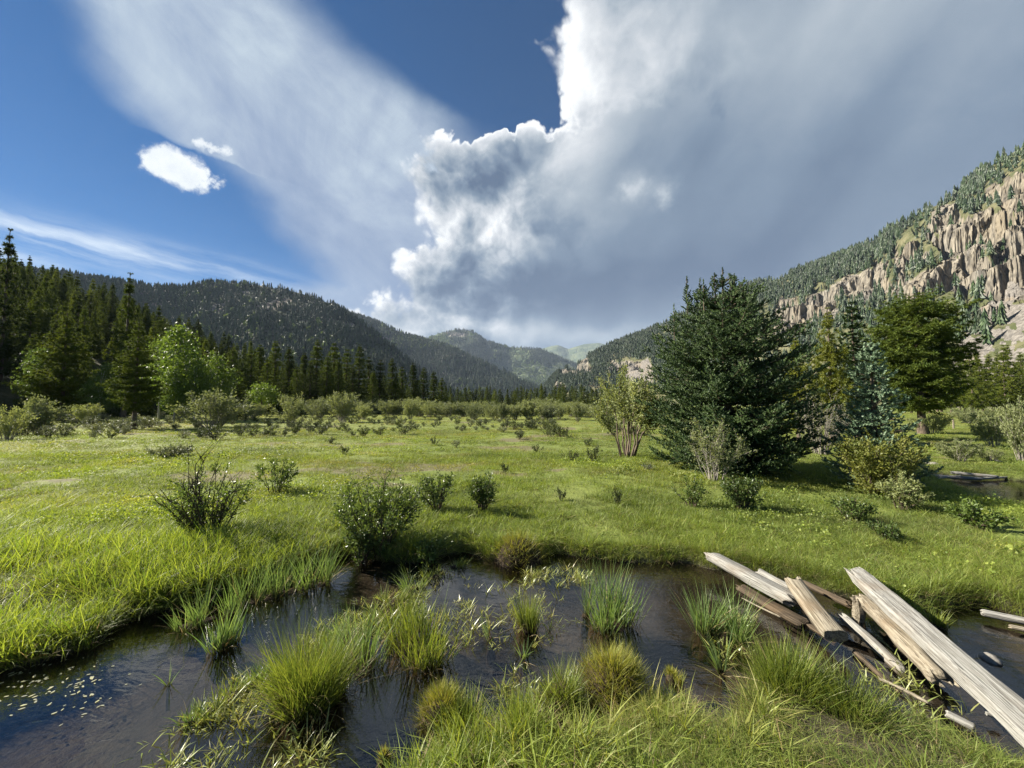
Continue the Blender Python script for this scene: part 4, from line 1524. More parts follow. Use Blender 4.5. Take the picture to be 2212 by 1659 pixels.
# --- the big spruce and its neighbours
SX, SB = 1568, 1022
sd_ = dep(SB)
sH = deep(SX, 596, sd_)[2] - 0.12
hp = np.array([0, .05, .12, .25, .4, .55, .66, .76, .85, .92, .97, 1.0])
hr = np.array([1.25, 1.62, 1.82, 1.98, 1.96, 1.80, 1.52, 1.12, .76, .46, .22, .04]) * 0.94
hero = conifer(501, sH, lambda t: float(np.interp(t, hp, hr)), 25, 17, 0.02, 0.20, 0.34, 0.105, 0.165, 0.036, BR_V, 0.16, (MAT['bark'], MAT['spruce']), up=0.55, side=0.46, rv=(0.66, 1.12), zpow=1.0, sparse=0.98,
               tops=[(-0.82, 0.1, sH * 0.83, 0.80), (-0.62, -0.3, sH * 0.84, 0.45), (0.28, 0.0, sH * 0.90, 0.5), (-0.30, -0.2, sH * 0.90, 0.45), (0.0, 0.0, sH * 0.95, 0.42), (-1.15, 0.1, sH * 0.72, 0.5), (0.62, -0.2, sH * 0.80, 0.40), (-0.05, -0.4, sH * 0.88, 0.40), (0.95, 0.0, sH * 0.70, 0.45), (-0.45, 0.2, sH * 0.89, 0.5), (0.45, 0.3, sH * 0.87, 0.4)])
plant('spruce_tree', 'huge dense dark green spruce dominating the right half of the meadow', 'spruce', [('trunk', hero[0]), ('crown', hero[1])], ((SX - CX) / FPX * sd_, sd_, 0.1))

bd = dep(1060)
bH = deep(1865, 742, bd)[2] - 0.12
blue = conifer(502, bH, lambda t: 0.72 * (1 - t) ** 0.9 * (1 - 0.2 * math.sin(t * 40)), 28, 9, 0.04, 0.02, 0.30, 0.12, 0.16, 0.038, BR_V, 0.06, (MAT['bark'], MAT['blue_spruce']), up=0.45, side=0.45,
               tops=[(0, 0, bH * 0.93, 0.30)])
plant('spruce_tree', 'slender silvery blue spruce with a long leader right of the big spruce', 'spruce', [('trunk', blue[0]), ('crown', blue[1])], ((1885 - CX) / FPX * bd, bd, 0.1))

olive = conifer(503, 10.0, prof_pine(2.3, 0.1), 26, 9, 0.08, 0.0, 0.42, 0.21, 0.24, 0.08, TUF_V, 0.16, (MAT['bark'], MAT['olive_pine']), up=0.75, gaps=0.05, side=0.5)
tree_px('pine_tree', 'olive yellow pine glowing between the big spruce and the blue spruce', 'pine tree', [('trunk', olive[0]), ('crown', olive[1])], 1795, 662, 15.5, 112, wdes=4.4)
tree_px('pine_tree', 'lower olive pine hugging the right side of the big spruce', 'pine tree', [('trunk', olive[0]), ('crown', olive[1])], 1722, 720, 16.5, 80, wdes=4.4)
dk = conifer(504, 10.0, prof_cone(1.5, 0.7), 30, 9, 0.05, 0.25, 0.30, 0.20, 0.26, 0.09, LOZ_V, 0.14, (MAT['bark'], MAT['spruce']), up=0.35, side=0.45)
tree_px('spruce_tree', 'dark narrow spruce behind the olive pine with a thin pointed top', 'spruce', [('trunk', dk[0]), ('crown', dk[1])], 1848, 650, 17.5, 92, wdes=2.9)
bp = np.array([0, .22, .3, .42, .55, .7, .82, .9, .96, 1.0])
br_ = np.array([.4, 1.3, 1.8, 2.05, 2.1, 2.1, 1.95, 1.6, 1.15, .5])
big = conifer(505, 10.0, lambda t: float(np.interp(t, bp, br_)), 34, 9, 0.15, -0.02, 0.30, 0.20, 0.22, 0.08, TUF_V, 0.17, (MAT['bark'], MAT['flat_pine']), up=0.85, gaps=0.24, side=0.75, wob=0.008)
tree_px('pine_tree', 'large flat topped pine with a grey trunk at the right before the cliffs', 'pine tree', [('trunk', big[0]), ('crown', big[1])], 1990, 634, dep(940), 178, wdes=4.5)

# ------------------------------------------------------------------ willows and shrubs
WIL = []
for k in range(5):
    a, b = bush(600 + k, 2.0, (1.25, 1.5, 1.1, 1.35, 1.0)[k], 30, 4200, 0.115, (MAT['twig_grey'], MAT['willow']), lw=0.5, bare=0.08, sub=7, stem_r=0.018)
    WIL.append([('stems', a), ('foliage', b)])
ROUND = broadleaf(640, 3.0, [(0, 0, 0.72, 0.26), (0.22, 0, 0.62, 0.22), (-0.22, 0.05, 0.62, 0.22), (0, -0.2, 0.58, 0.24), (0.1, 0.2, 0.55, 0.22), (0.05, -0.05, 0.86, 0.15)], 2600, 0.11, 0.05, (MAT['bark'], MAT['aspen']), zfork=0.2)


def bush_px(name, label, cat, parts, X, baseY, topY, wpx, H, wdes, group=None, seed=0, z=None):
    rs = np.random.default_rng(int(X * 7 + baseY) + seed)
    d = dep(baseY)
    x = (X - CX) / FPX * d
    zz = float(gz(x, d))
    h = (baseY - topY) / FPX * d
    w = wpx / FPX * d
    return plant(name, label, cat, parts, (x, d, zz), (w / wdes, w / wdes, h / H), rs.uniform(0, 6.28), group)


for i, (X, bY, tY, w, lab) in enumerate([
        (462, 924, 848, 150, 'wide grey green willow bush in front of the aspen clump'),
        (628, 922, 850, 66, 'upright grey willow bush beside the round leafy tree'),
        (742, 914, 846, 78, 'tall pale willow bush left of the willow row'),
        (688, 906, 860, 70, 'low rounded willow between two taller willow bushes'),
        (92, 940, 858, 108, 'dark shaded willow bush under the broad pine at the left'),
        (22, 952, 885, 90, 'shaded grey bush at the left edge of the meadow'),
        (540, 908, 866, 60, 'small willow bush between the wide willow and the round tree'),
        (190, 918, 872, 70, 'shaded bush between the broad pine and the lone pine'),
        (2140, 968, 888, 84, 'soft grey willow thicket in the right wetland'),
        (2200, 1000, 868, 80, 'tall grey willow cut by the right edge of the view'),
        (2062, 1000, 955, 84, 'green willow bush on the far bank of the right stream'),
        (2010, 940, 895, 70, 'grey willow below the flat topped pine'),
        (2155, 925, 880, 70, 'pale willow in front of the sunlit pine wood'),
        (2090, 915, 880, 70, 'willow bush at the foot of the sunlit pine wood'),
        (2190, 940, 900, 60, 'small willow behind the tall grey willow at the right edge'),
        (2130, 1000, 972, 50, 'low green bush beside the right stream')]):
    bush_px('willow_bush', lab, 'willow bush', WIL[i % 5], X, bY, tY, w, 2.0, 2.7)
bush_px('leafy_tree', 'small round headed leafy tree among the willow bushes', 'tree', [('trunk', ROUND[0]), ('crown', ROUND[1])], 566, 900, 828, 68, 3.0, 2.4)

rng = np.random.default_rng(71)
row = []
for i in range(62):
    X = 650 + 690 * (i + rng.uniform(-0.8, 0.8)) / 62
    bY = rng.choice([893, 897, 902, 908]) + rng.uniform(-2, 2)
    if X < 780:
        bY -= 5
    tY = 866 + rng.uniform(-6, 10) + 2 * math.sin(X / 40) + (6 if X > 1180 else 0)
    row.append((X, bY, tY, rng.uniform(38, 74)))
for i, (X, bY, tY, w) in enumerate(row):
    bush_px('willow_bush', 'willow bush in the long valley row, %s, %s' % ('left of the valley opening' if X < 880 else ('below the valley opening' if X < 1130 else 'towards the forked willow'), 'in front' if bY > 900 else 'at the back'), 'willow bush', WIL[i % 5], X, bY, tY, w, 2.0, 2.7, 'willow bushes in the row across the valley')

# --- low shrubs dotted over the far meadow
DOT = [bush(660 + k, 0.5, 0.34, 14, 420, 0.06, (MAT['twig'], MAT[('dark_shrub', 'sage', 'dark_shrub', 'sage')[k]]), lw=0.6, bare=0.2, sub=4, stem_r=0.008, single=True) for k in range(4)]
rng = np.random.default_rng(81)
nd = 0
for i in range(2500):
    if nd >= 262:
        break
    X = rng.uniform(-60, 1400)
    bY = 893 + 60 * rng.random() ** 1.45
    d = dep(bY)
    x = (X - CX) / FPX * d
    if fbm(X / 90, bY / 9, seed=5) < rng.uniform(-0.25, 0.15):
        continue
    h = (0.22 + 0.42 * rng.random() ** 1.5) * (1.35 if X < 420 and bY > 910 else 1.0)
    s = h / 0.5
    far_left = X < 420
    o = link('meadow_shrub', DOT[2 * rng.integers(0, 2) if not far_left else (1 if rng.random() < .7 else 3)], None, (x, d, float(gz(x, d))), (0, 0, rng.uniform(0, 6.28)), (s * rng.uniform(0.9, 1.5), s * rng.uniform(0.9, 1.5), s))
    if far_left:
        tag(o, 'pale grey sage shrub in the fringe along the forest edge, %s' % ('left of the lone pine' if X < 270 else 'right of the lone pine'), 'shrub', 'sage shrubs along the left forest edge')
    else:
        tag(o, 'dark shrub on the far meadow, %s, %s' % ('left of the valley opening' if X < 800 else ('below the valley opening' if X < 1120 else 'towards the big spruce'), 'close under the willow row' if bY < 912 else 'nearer than the willow fringe'), 'shrub', 'low shrubs dotted over the meadow')
    nd += 1
for X, bY, tY, w, lab in [
        (1090, 1026, 1004, 22, 'tiny dark shrub alone in the middle of the bright meadow'),
        (1232, 1002, 980, 34, 'small spreading dark shrub right of the middle of the meadow'),
        (1282, 1004, 968, 34, 'small leafy shrub just left of the forked willow'),
        (1160, 982, 964, 24, 'stubby shrub in the middle distance above the spreading dark one'),
        (746, 986, 966, 26, 'single low shrub on the meadow left of centre'),
        (940, 966, 948, 20, 'left one of two low shrubs at the middle of the meadow'),
        (985, 972, 956, 20, 'right one of two low shrubs at the middle of the meadow'),
        (716, 962, 948, 26, 'low shrub behind the single shrub left of centre'),
        (1125, 950, 934, 22, 'low clump shrub farther back right of centre'),
        (1395, 1022, 1006, 30, 'dark little shrub in front of the forked willow'),
        (572, 944, 930, 26, 'squat dark shrub before the wide grey willow'),
        (1330, 1103, 1062, 26, 'thin dry shrub standing in the grass above the pond'),
        (1210, 1090, 1062, 26, 'thin little shrub right of the shrub with the long shadow'),
        (140, 948, 920, 36, 'pale sage shrub in front of the shaded willow at left'),
        (240, 950, 930, 40, 'pair sized sage shrub left of the lone pine trunk'),
        (1085, 938, 925, 24, 'yellowish low shrub just beyond the middle of the meadow'),
        (640, 940, 925, 22, 'small dark shrub below the upright grey willow'),
        (1270, 968, 950, 24, 'small shrub behind the leafy shrub left of the forked willow')]:
    d = dep(bY)
    x = (X - CX) / FPX * d
    h = (bY - tY) / FPX * d
    w_ = w / FPX * d
    tag(link('meadow_shrub', DOT[int(X) % 4], None, (x, d, float(gz(x, d))), (0, 0, X), (w_ / 0.66, w_ / 0.66, h / 0.5)), lab, 'shrub')

rng = np.random.default_rng(83)
SP = []
while len(SP) < 520:
    X, bY = rng.uniform(-60, 1420), 890 + 42 * rng.random() ** 1.3
    if fbm(X / 70, bY / 7, seed=15) > rng.uniform(-0.35, 0.2):
        d = dep(bY)
        SP.append(((X - CX) / FPX * d, d, float(gz((X - CX) / FPX * d, d))))
SP = np.array(SP)
scatter('meadow_scrub', 'tiny scrub thickening over the far meadow between the countable shrubs', SP, rng.uniform(0, 6.28, len(SP)), s3(rng.uniform(0.35, 0.95, len(SP)), 0.85), rng.integers(0, 3, len(SP)), rng.random(len(SP)), rng.random(len(SP)), [DOT[0], DOT[1], DOT[2]])

# --- near shrubs, each grown for itself
def near_bush(seed, label, X, bY, tY, w, leafm='shrub', stemm='twig', nst=18, nleaf=900, leaf=0.035, bare=0.15, sub=7, lean=1.0, name='shrub', cat='shrub', lw=0.5, stem_r=0.009, low=0.15):
    d = dep(bY)
    H = (bY - tY) / FPX * d
    Rr = 0.5 * w / FPX * d
    a, b = bush(seed, H, Rr, nst, int(nleaf * 1.9), leaf * 1.1, (MAT[stemm], MAT[leafm]), lw=lw, bare=bare, sub=sub, lean=lean, stem_r=stem_r, low=low)
    x = (X - CX) / FPX * d
    return plant(name, label, cat, [('stems', a), ('foliage', b)], (x, d, float(gz(x, d))))


near_bush(701, 'dark twiggy shrub with bare upright stems on the left pond bank', 462, 1172, 1015, 185, nst=34, nleaf=1500, bare=0.55, leaf=0.032, sub=9, stem_r=0.012)
near_bush(702, 'tall bare forked stem growing out of the twiggy shrub', 432, 1160, 972, 70, nst=5, nleaf=60, bare=0.75, leaf=0.03, sub=9, stem_r=0.012)
near_bush(703, 'light open willow shrub behind and right of the twiggy shrub', 598, 1075, 998, 90, nst=14, nleaf=700, leaf=0.045, lw=0.4)
near_bush(704, 'big dense leafy shrub on the far pond bank', 822, 1180, 1030, 215, nst=46, nleaf=2800, leaf=0.034, bare=0.28, sub=9)
near_bush(705, 'low leafy offshoot at the left foot of the big bank shrub', 795, 1192, 1080, 90, nst=16, nleaf=1100, leaf=0.034)
near_bush(706, 'light green shrub right of the big bank shrub', 945, 1112, 1034, 78, nst=16, nleaf=800, leaf=0.036)
near_bush(707, 'compact dark shrub casting a long shadow to the right', 1043, 1108, 1030, 80, nst=22, nleaf=1300, leaf=0.034, bare=0.05)
near_bush(708, 'low leafy plant overhanging the dark pond bank', 930, 1192, 1135, 70, nst=14, nleaf=500, leaf=0.034)
near_bush(709, 'airy grey green willow shrub before the foot of the big spruce', 1538, 1048, 900, 118, leafm='willow', stemm='twig_grey', nst=24, nleaf=1500, leaf=0.045, lw=0.4)
near_bush(710, 'small brownish shrub left of the dense round shrub', 1488, 1104, 1046, 62, nst=14, nleaf=500, leaf=0.034)
near_bush(711, 'dense round dark shrub in front of the big spruce', 1598, 1112, 1040, 86, nst=24, nleaf=1500, leaf=0.036, bare=0.05)
near_bush(712, 'grey half dead willow thicket between the two spruces', 1768, 985, 852, 104, leafm='sage', stemm='twig_grey', nst=46, nleaf=1000, leaf=0.05, bare=0.5, sub=9, stem_r=0.012, lw=0.35)
near_bush(713, 'yellow green juniper bush in front of the blue spruce', 1895, 1078, 945, 176, leafm='juniper', nst=46, nleaf=4600, leaf=0.05, bare=0.02, lean=0.9, low=0.03)
near_bush(714, 'grey leaved shrub at the right foot of the juniper', 1935, 1108, 1032, 78, leafm='willow', nst=18, nleaf=900, leaf=0.04)
near_bush(715, 'bright leafy shrub in the grass near the right stream', 2096, 1150, 1092, 94, nst=18, nleaf=800, leaf=0.04)
near_bush(716, 'dull low shrub in the grass left of the grey leaved shrub', 1828, 1136, 1082, 72, nst=16, nleaf=600, leaf=0.036)
near_bush(717, 'rounded silver sage shrub on the left of the meadow', 374, 994, 968, 76, leafm='sage', nst=26, nleaf=900, leaf=0.05, bare=0.02)
near_bush(718, 'forked willow tree with twin bare trunks left of the big spruce', 1352, 992, 806, 150, leafm='willow', stemm='bark', nst=13, nleaf=4200, leaf=0.085, bare=0.12, sub=16, stem_r=0.030, lw=0.4, low=0.45, name='willow_tree', cat='willow tree')
near_bush(719, 'thin sprawling plant behind the near corner of the meadow plank pile', 1900, 1180, 1140, 60, nst=10, nleaf=300, leaf=0.034)
near_bush(720, 'leafy stem poking up from the bottom left corner of the pond', 45, 1668, 1608, 70, leafm='aspen', nst=7, nleaf=70, leaf=0.05, bare=0.0, sub=2, stem_r=0.004)


# ------------------------------------------------------------------ driftwood
def timber(name, label, A, B, w0, w1, h, mat, seed, flat=0.5, jagA=0.10, jagB=0.10, roll=0.0, cat='log', rough=0.10, split=0.0, nseg=26, hollow=None):
    """weathered timber lying from A to B: (X, Y, z) photo pixels on the plane of height z"""
    rng = np.random.default_rng(seed)
    a, b = at(*A), at(*B)
    L = float(np.linalg.norm(b - a))
    d = (b - a) / L
    side = np.cross([0, 0, 1.0], d); side /= np.linalg.norm(side)
    upv = np.cross(d, side)
    n = 16
    an = np.linspace(0, 2 * PI, n, endpoint=False) + 0.2
    ca, sa = np.cos(an), np.sin(an)
    # rounded box section: flat -> 1 gives a plank
    p = 1.0 - 0.72 * flat
    cs, sn = np.sign(ca) * np.abs(ca) ** p, np.sign(sa) * np.abs(sa) ** p
    t = np.linspace(0, 1, nseg)
    V = []
    ja, jb = rng.normal(size=n), rng.normal(size=n)
    ja = np.abs(ja + np.roll(ja, 1)) * jagA; jb = np.abs(jb + np.roll(jb, 1)) * jagB
    wob = rng.normal(size=2) * 0.018 * L
    for i, s in enumerate(t):
        w = (w0 * (1 - s) + w1 * s) * 0.5
        q = 1 + rough * fbm(an * 0 + s * L * 5 + seed, ca * 1.4 + seed, sa * 1.4, oct=3, seed=seed)
        q = q - split * np.maximum(0, fbm(ca * 2.2 + 5, sa * 2.2, s * 1.5, oct=3, seed=seed + 2))
        endt = min(1.0, 0.55 + s * 9) if jagA > 0.04 else 1.0
        endt2 = min(1.0, 0.60 + (1 - s) * 9) if jagB > 0.04 else 1.0
        yy = cs * w * q * (0.6 + 0.4 * endt) * (0.6 + 0.4 * endt2)
        zz = sn * h * 0.5 * q * endt * endt2
        x = s * L + (ja * max(0, 1 - s * 8) - jb * max(0, 1 - (1 - s) * 8)) * L * 0.5
        yy = yy + wob[0] * math.sin(PI * s)
        V.append(np.stack([np.zeros(n) + x, yy, zz + wob[1] * math.sin(PI * s) * 0.4], 1))
    V = np.concatenate(V)
    F4 = []
    for i in range(nseg - 1):
        for j in range(n):
            k = (j + 1) % n
            F4.append((i * n + j, i * n + k, (i + 1) * n + k, (i + 1) * n + j))
    c0, c1 = len(V), len(V) + 1
    V = np.concatenate([V, V[:n].mean(0, keepdims=True), V[-n:].mean(0, keepdims=True)])
    F3 = [(c0, (j + 1) % n, j) for j in range(n)] + [(c1, (nseg - 1) * n + j, (nseg - 1) * n + (j + 1) % n) for j in range(n)]
    me = mesh_from(name, V, [F3, F4], {'tint': np.full(len(V), .5)}, [MAT[mat]], smooth=False)
    me.polygons.foreach_set('use_smooth', np.array([False] * len(F3) + [flat < 0.6] * len(F4)))
    o = link(name, me)
    from mathutils import Matrix
    M = Matrix((d, side, upv)).transposed().to_4x4()
    M = M @ Matrix.Rotation(roll, 4, 'X')
    M.translation = Vector(a)
    o.matrix_world = M
    return tag(o, label, cat)


timber('weathered_log', 'pale split log with a broad flat top lying from the grassy bank into the pond', (1528, 1197, 0.17), (1742, 1312, 0.10), 0.19, 0.21, 0.11, 'wood_pale', 11, flat=0.5, jagA=0.16, jagB=0.10, roll=-0.18, split=0.25)
timber('brown_slab', 'wet brown slab half sunk along the lower side of the pale split log', (1590, 1262, 0.02), (1748, 1352, 0.01), 0.10, 0.13, 0.05, 'wood_brown', 12, flat=0.7, cat='slab')
timber('weathered_log', 'thin grey log behind the pale split log', (1633, 1232, 0.16), (1722, 1280, 0.12), 0.065, 0.075, 0.07, 'wood_pale', 13, flat=0.2)
timber('half_log', 'short tan half log lying across the pale split log', (1708, 1247, 0.22), (1806, 1374, 0.12), 0.135, 0.15, 0.09, 'wood_tan', 14, flat=0.35, jagA=0.10, jagB=0.0, roll=0.10, split=0.3)
timber('brown_pole', 'dark brown pole wedged behind the short half log', (1730, 1257, 0.12), (1846, 1312, 0.10), 0.055, 0.06, 0.055, 'wood_brown', 15, flat=0.0, cat='pole')
timber('weathered_log', 'narrow grey log slanting into the water beside the half log', (1812, 1326, 0.10), (1962, 1462, -0.02), 0.055, 0.075, 0.07, 'wood_pale', 16, flat=0.25, jagA=0.14)
timber('rotten_log', 'rough rotten log with a dark split lying left of the long plank', (1846, 1284, 0.15), (2038, 1476, 0.07), 0.115, 0.115, 0.10, 'wood_tan', 17, flat=0.25, rough=0.38, split=0.55, jagA=0.1, jagB=0.05)
timber('wood_strip', 'long thin strip of tan wood between the rotten log and the long plank', (1898, 1310, 0.10), (2070, 1490, 0.06), 0.05, 0.045, 0.04, 'wood_tan', 27, flat=0.5, cat='wood strip')
timber('long_plank', 'long pale grey plank running from the grass out of the lower right corner', (1836, 1226, 0.26), (2330, 1668, 0.17), 0.15, 0.165, 0.085, 'wood_pale', 18, flat=0.9, jagA=0.10, jagB=0.02, roll=0.12, rough=0.12, cat='plank', nseg=34)
timber('broken_branch', 'bleached broken branch at the right edge of the pond', (2116, 1322, 0.06), (2260, 1350, 0.07), 0.04, 0.07, 0.055, 'wood_pale', 19, flat=0.1, rough=0.3, cat='branch')
timber('broken_branch', 'short tan branch just below the bleached one at the right edge', (2176, 1352, 0.03), (2260, 1368, 0.04), 0.03, 0.04, 0.035, 'wood_tan', 20, flat=0.1, cat='branch')
timber('sunken_stick', 'thin brown stick half sunk left of the narrow grey log', (1840, 1402, 0.02), (1950, 1500, 0.0), 0.04, 0.025, 0.03, 'wood_brown', 21, flat=0.1, cat='stick')
timber('sunken_stick', 'long thin pale stick in the shallows below the log pile', (1895, 1464, 0.02), (2012, 1522, 0.03), 0.016, 0.022, 0.018, 'wood_tan', 22, flat=0.1, cat='stick')
timber('bleached_chip', 'bleached white piece of wood among the grass at lower right', (2040, 1540, 0.05), (2108, 1574, 0.04), 0.05, 0.05, 0.03, 'wood_pale', 23, flat=0.5, cat='wood chip')
timber('bleached_chip', 'small stub of pale wood against the lower part of the long plank', (2128, 1541, 0.05), (2160, 1548, 0.05), 0.02, 0.022, 0.02, 'wood_pale', 24, flat=0.2, cat='wood chip')
timber('brown_slab', 'short orange brown slab under the end of the short half log', (1732, 1338, 0.0), (1812, 1392, -0.01), 0.09, 0.08, 0.03, 'wood_brown', 25, flat=0.6, cat='slab')
timber('sunken_stick', 'fine twig lying on the pond left of the log pile', (1600, 1290, 0.02), (1690, 1335, 0.02), 0.012, 0.016, 0.014, 'wood_tan', 26, flat=0.0, cat='stick')
for i, (A, B, w, lab) in enumerate([((2006, 1026, 0.08), (2128, 1034, 0.08), 0.10, 'long grey drift log on the far edge of the right stream'), ((2050, 1020, 0.10), (2160, 1030, 0.08), 0.08, 'second grey drift log stacked behind the long one in the right stream'),
                                    ((2092, 1034, 0.05), (2186, 1030, 0.05), 0.06, 'thin drift pole crossing the end of the drift logs in the right stream'), ((2020, 1034, 0.04), (2080, 1028, 0.07), 0.05, 'short drift stick at the left end of the drift logs in the right stream')]):
    timber('drift_log', lab, A, B, w, w * 0.8, w * 0.8, 'wood_pale', 40 + i, flat=0.1, rough=0.3)
# upright broken stump
rngp = np.random.default_rng(5)
pb = at(1853, 1340, 0.0)
mb = MB()
hh = np.linspace(-0.12, 0.16, 7)
tube(mb, np.stack([pb[0] * 0 + 0.01 * np.sin(hh * 20), 0 * hh, hh], 1), 0.038 + 0.006 * rngp.normal(size=7), 9)
V = mb.V[0]
V[-9:, 2] += rngp.uniform(-0.05, 0.03, 9)
V[-9:, :2] *= 0.8
mb.add(np.concatenate([V[-9:], [[0, 0, 0.12]]]), [(j, (j + 1) % 9, 9) for j in range(9)])
o = link('broken_stump', mb.mesh('broken_stump', [MAT['wood_tan']]), None, (pb[0], pb[1], 0))
tag(o, 'short upright broken stump between the half log and the rotten log', 'stump')
# wooden post in the wetland
pd = at(2060, 930, 0.1)
mb = MB()
tube(mb, [(0, 0, -0.2), (0.01, 0, 0.5), (0.0, 0.01, 0.72)], [0.05, 0.045, 0.042], 7)
mb.add(np.concatenate([mb.V[0][-7:], [[0, 0.01, 0.74]]]), [(j, (j + 1) % 7, 7) for j in range(7)])
tag(link('wooden_post', mb.mesh('wooden_post', [MAT['wood_tan']]), None, (pd[0], pd[1], 0.1)), 'thin weathered post standing in the wetland below the pine wood', 'post')


def stone(label, X, Y, w, seed, z=0.02, mat='wood_pale', flat=0.5):
    rng = np.random.default_rng(seed)
    n, m = 12, 8
    V = []
    for i in range(m + 1):
        th = PI * i / m
        for j in range(n):
            ph = 2 * PI * j / n
            d = np.array([math.sin(th) * math.cos(ph), math.sin(th) * math.sin(ph), math.cos(th)])
            V.append(d)
    V = np.array(V)
    V *= (1 + 0.28 * fbm(V[:, 0] * 1.7 + seed, V[:, 1] * 1.7, V[:, 2] * 1.7, oct=3, seed=seed))[:, None]
    V *= np.array([0.5, 0.36, 0.5 * flat]) * w
    F = [(i * n + j, i * n + (j + 1) % n, (i + 1) * n + (j + 1) % n, (i + 1) * n + j) for i in range(m) for j in range(n)]
    p = at(X, Y, z)
    return tag(link('stone', mesh_from('stone', V, [F], {'tint': np.full(len(V), .5)}, [MAT['stone']], smooth=True), None, p, (0, 0, seed)), label, 'stone')


def stone_mat():
    m, n, out = new_mat('pale_stone')
    tc = n.node('ShaderNodeTexCoord')
    f = n.noise(tc.outputs['Object'], 22, 6, 0.65)
    p = n.node('ShaderNodeBsdfPrincipled')
    n.L.new(n.ramp(f, [(0.3, (0.09, 0.08, 0.07)), (0.55, (0.22, 0.205, 0.18)), (0.75, (0.34, 0.32, 0.28))]), p.inputs['Base Color'])
    p.inputs['Roughness'].default_value = 0.8
    b = n.node('ShaderNodeBump'); b.inputs['Distance'].default_value = 0.01
    n.L.new(f, b.inputs['Height']); n.L.new(b.outputs[0], p.inputs['Normal'])
    n.L.new(p.outputs[0], out.inputs['Surface'])
    return m


MAT['stone'] = stone_mat()
stone('pale stone breaking the water surface right of the long plank', 2140, 1426, 0.15, 1, -0.005)
stone('flat pale stone on the gravel bar left beyond the right stream', 2015, 1004, 0.30, 2, 0.15)
stone('larger pale stone on the gravel bar beyond the right stream', 2150, 998, 0.34, 3, 0.15)
stone('small stone at the water line beyond the drift logs', 2098, 1012, 0.2, 4, 0.1)

# ------------------------------------------------------------------ tussocks and reeds standing in and by the pond
def tussock(name, label, X, bY, tY, wpx, mat, n=260, lean=0.35, curve=0.5, bw=0.006, mound=0.0, seed=0, cat='grass tussock', group=None, z=0.0, fine=1.0, spread=0.55):
    rng = np.random.default_rng(seed + int(X))
    d = at(X, bY, z)[1]
    H = (bY - tY) / FPX * d * (1.22 if mat == 'reed' else 0.98)
    Rr = 0.5 * wpx / FPX * d
    if mat == 'yellow':
        mound = min(0.52 * H, 0.75 * Rr * spread)
    base = at(X, bY, z)
    mb = MB()
    ns_ = max(3, int(n / 110))
    sa_, sr_ = rng.uniform(0, 2 * PI, ns_), Rr * spread * 0.85 * np.sqrt(rng.random(ns_))
    ci = rng.integers(0, ns_, n)
    rx = sr_[ci] * np.cos(sa_[ci]) + rng.normal(size=n) * Rr * spread * 0.24
    ry = sr_[ci] * np.sin(sa_[ci]) + rng.normal(size=n) * Rr * spread * 0.24
    r = np.hypot(rx, ry)
    lim = np.minimum(1.0, Rr * spread / np.maximum(r, 1e-6))
    rx, ry, r = rx * lim, ry * lim, r * lim
    a = np.arctan2(ry, rx)
    hz = mound * (1 - (r / (Rr * spread + 1e-6)) ** 2)
    root = np.stack([rx, ry, hz - 0.02], 1)
    Lb = (H * 0.42 if mat == 'yellow' else np.maximum(H - mound * 0.6, 0.03)) * rng.uniform(0.35, 1.12, n) * rng.uniform(0.7, 1.1, ns_)[ci]
    ln = (r / (Rr * spread)) * lean * 0.6 + np.abs(rng.normal(size=n)) * 0.14 + 0.10 * rng.random(ns_)[ci]
    dead = rng.random(n) < 0.11
    ln[dead] += rng.uniform(0.1, 0.7, dead.sum())
    az_ = a + rng.normal(size=n) * 0.95
    cv_ = rng.uniform(0.05, 1.2, n) ** 1.5 * curve
    bw_ = bw * rng.uniform(0.7, 1.3, n)
    blades(mb, root[~dead], az_[~dead], Lb[~dead], ln[~dead], cv_[~dead], bw_[~dead], rng.random((~dead).sum()), 0, 4, rng)
    blades(mb, root[dead], az_[dead], Lb[dead] * 0.9, ln[dead], cv_[dead] + 0.3, bw_[dead], rng.random(dead.sum()), 1, 4, rng)
    root_o = link(name, None, None, base)
    root_o.empty_display_size = 0.1
    tag(root_o, label, cat, group)
    link('blades', mb.mesh('blades', [MAT[mat], MAT['dead']]), root_o)
    if mound > 0 or spread < 0.9:
        m = MB()
        k, rr_ = 14, 5
        V = [(0, 0, max(mound, 0.012))]
        for i in range(1, rr_ + 1):
            f = i / rr_
            for j in range(k):
                q = 2 * PI * j / k
                rad = Rr * (spread + 0.02) * f * (1 + 0.18 * rng.normal() * f)
                V.append((rad * math.cos(q), rad * math.sin(q), max(mound, 0.012) * (1 - f ** 2.4) - 0.16 * (f ** 6) + 0.006 * rng.normal()))
        F3 = [(0, 1 + j, 1 + (j + 1) % k) for j in range(k)]
        F4 = [(1 + i * k + j, 1 + (i + 1) * k + j, 1 + (i + 1) * k + (j + 1) % k, 1 + i * k + (j + 1) % k) for i in range(rr_ - 1) for j in range(k)]
        m.add(V, F3)
        m.n -= len(V); m.add(V, F4); 
        me = mesh_from('root_mound', np.array(V), [np.array(F3), np.array(F4)], {'tint': np.full(len(V), .5)}, [MAT['peat']], smooth=True)
        link('root_mound', me, root_o)
    return root_o


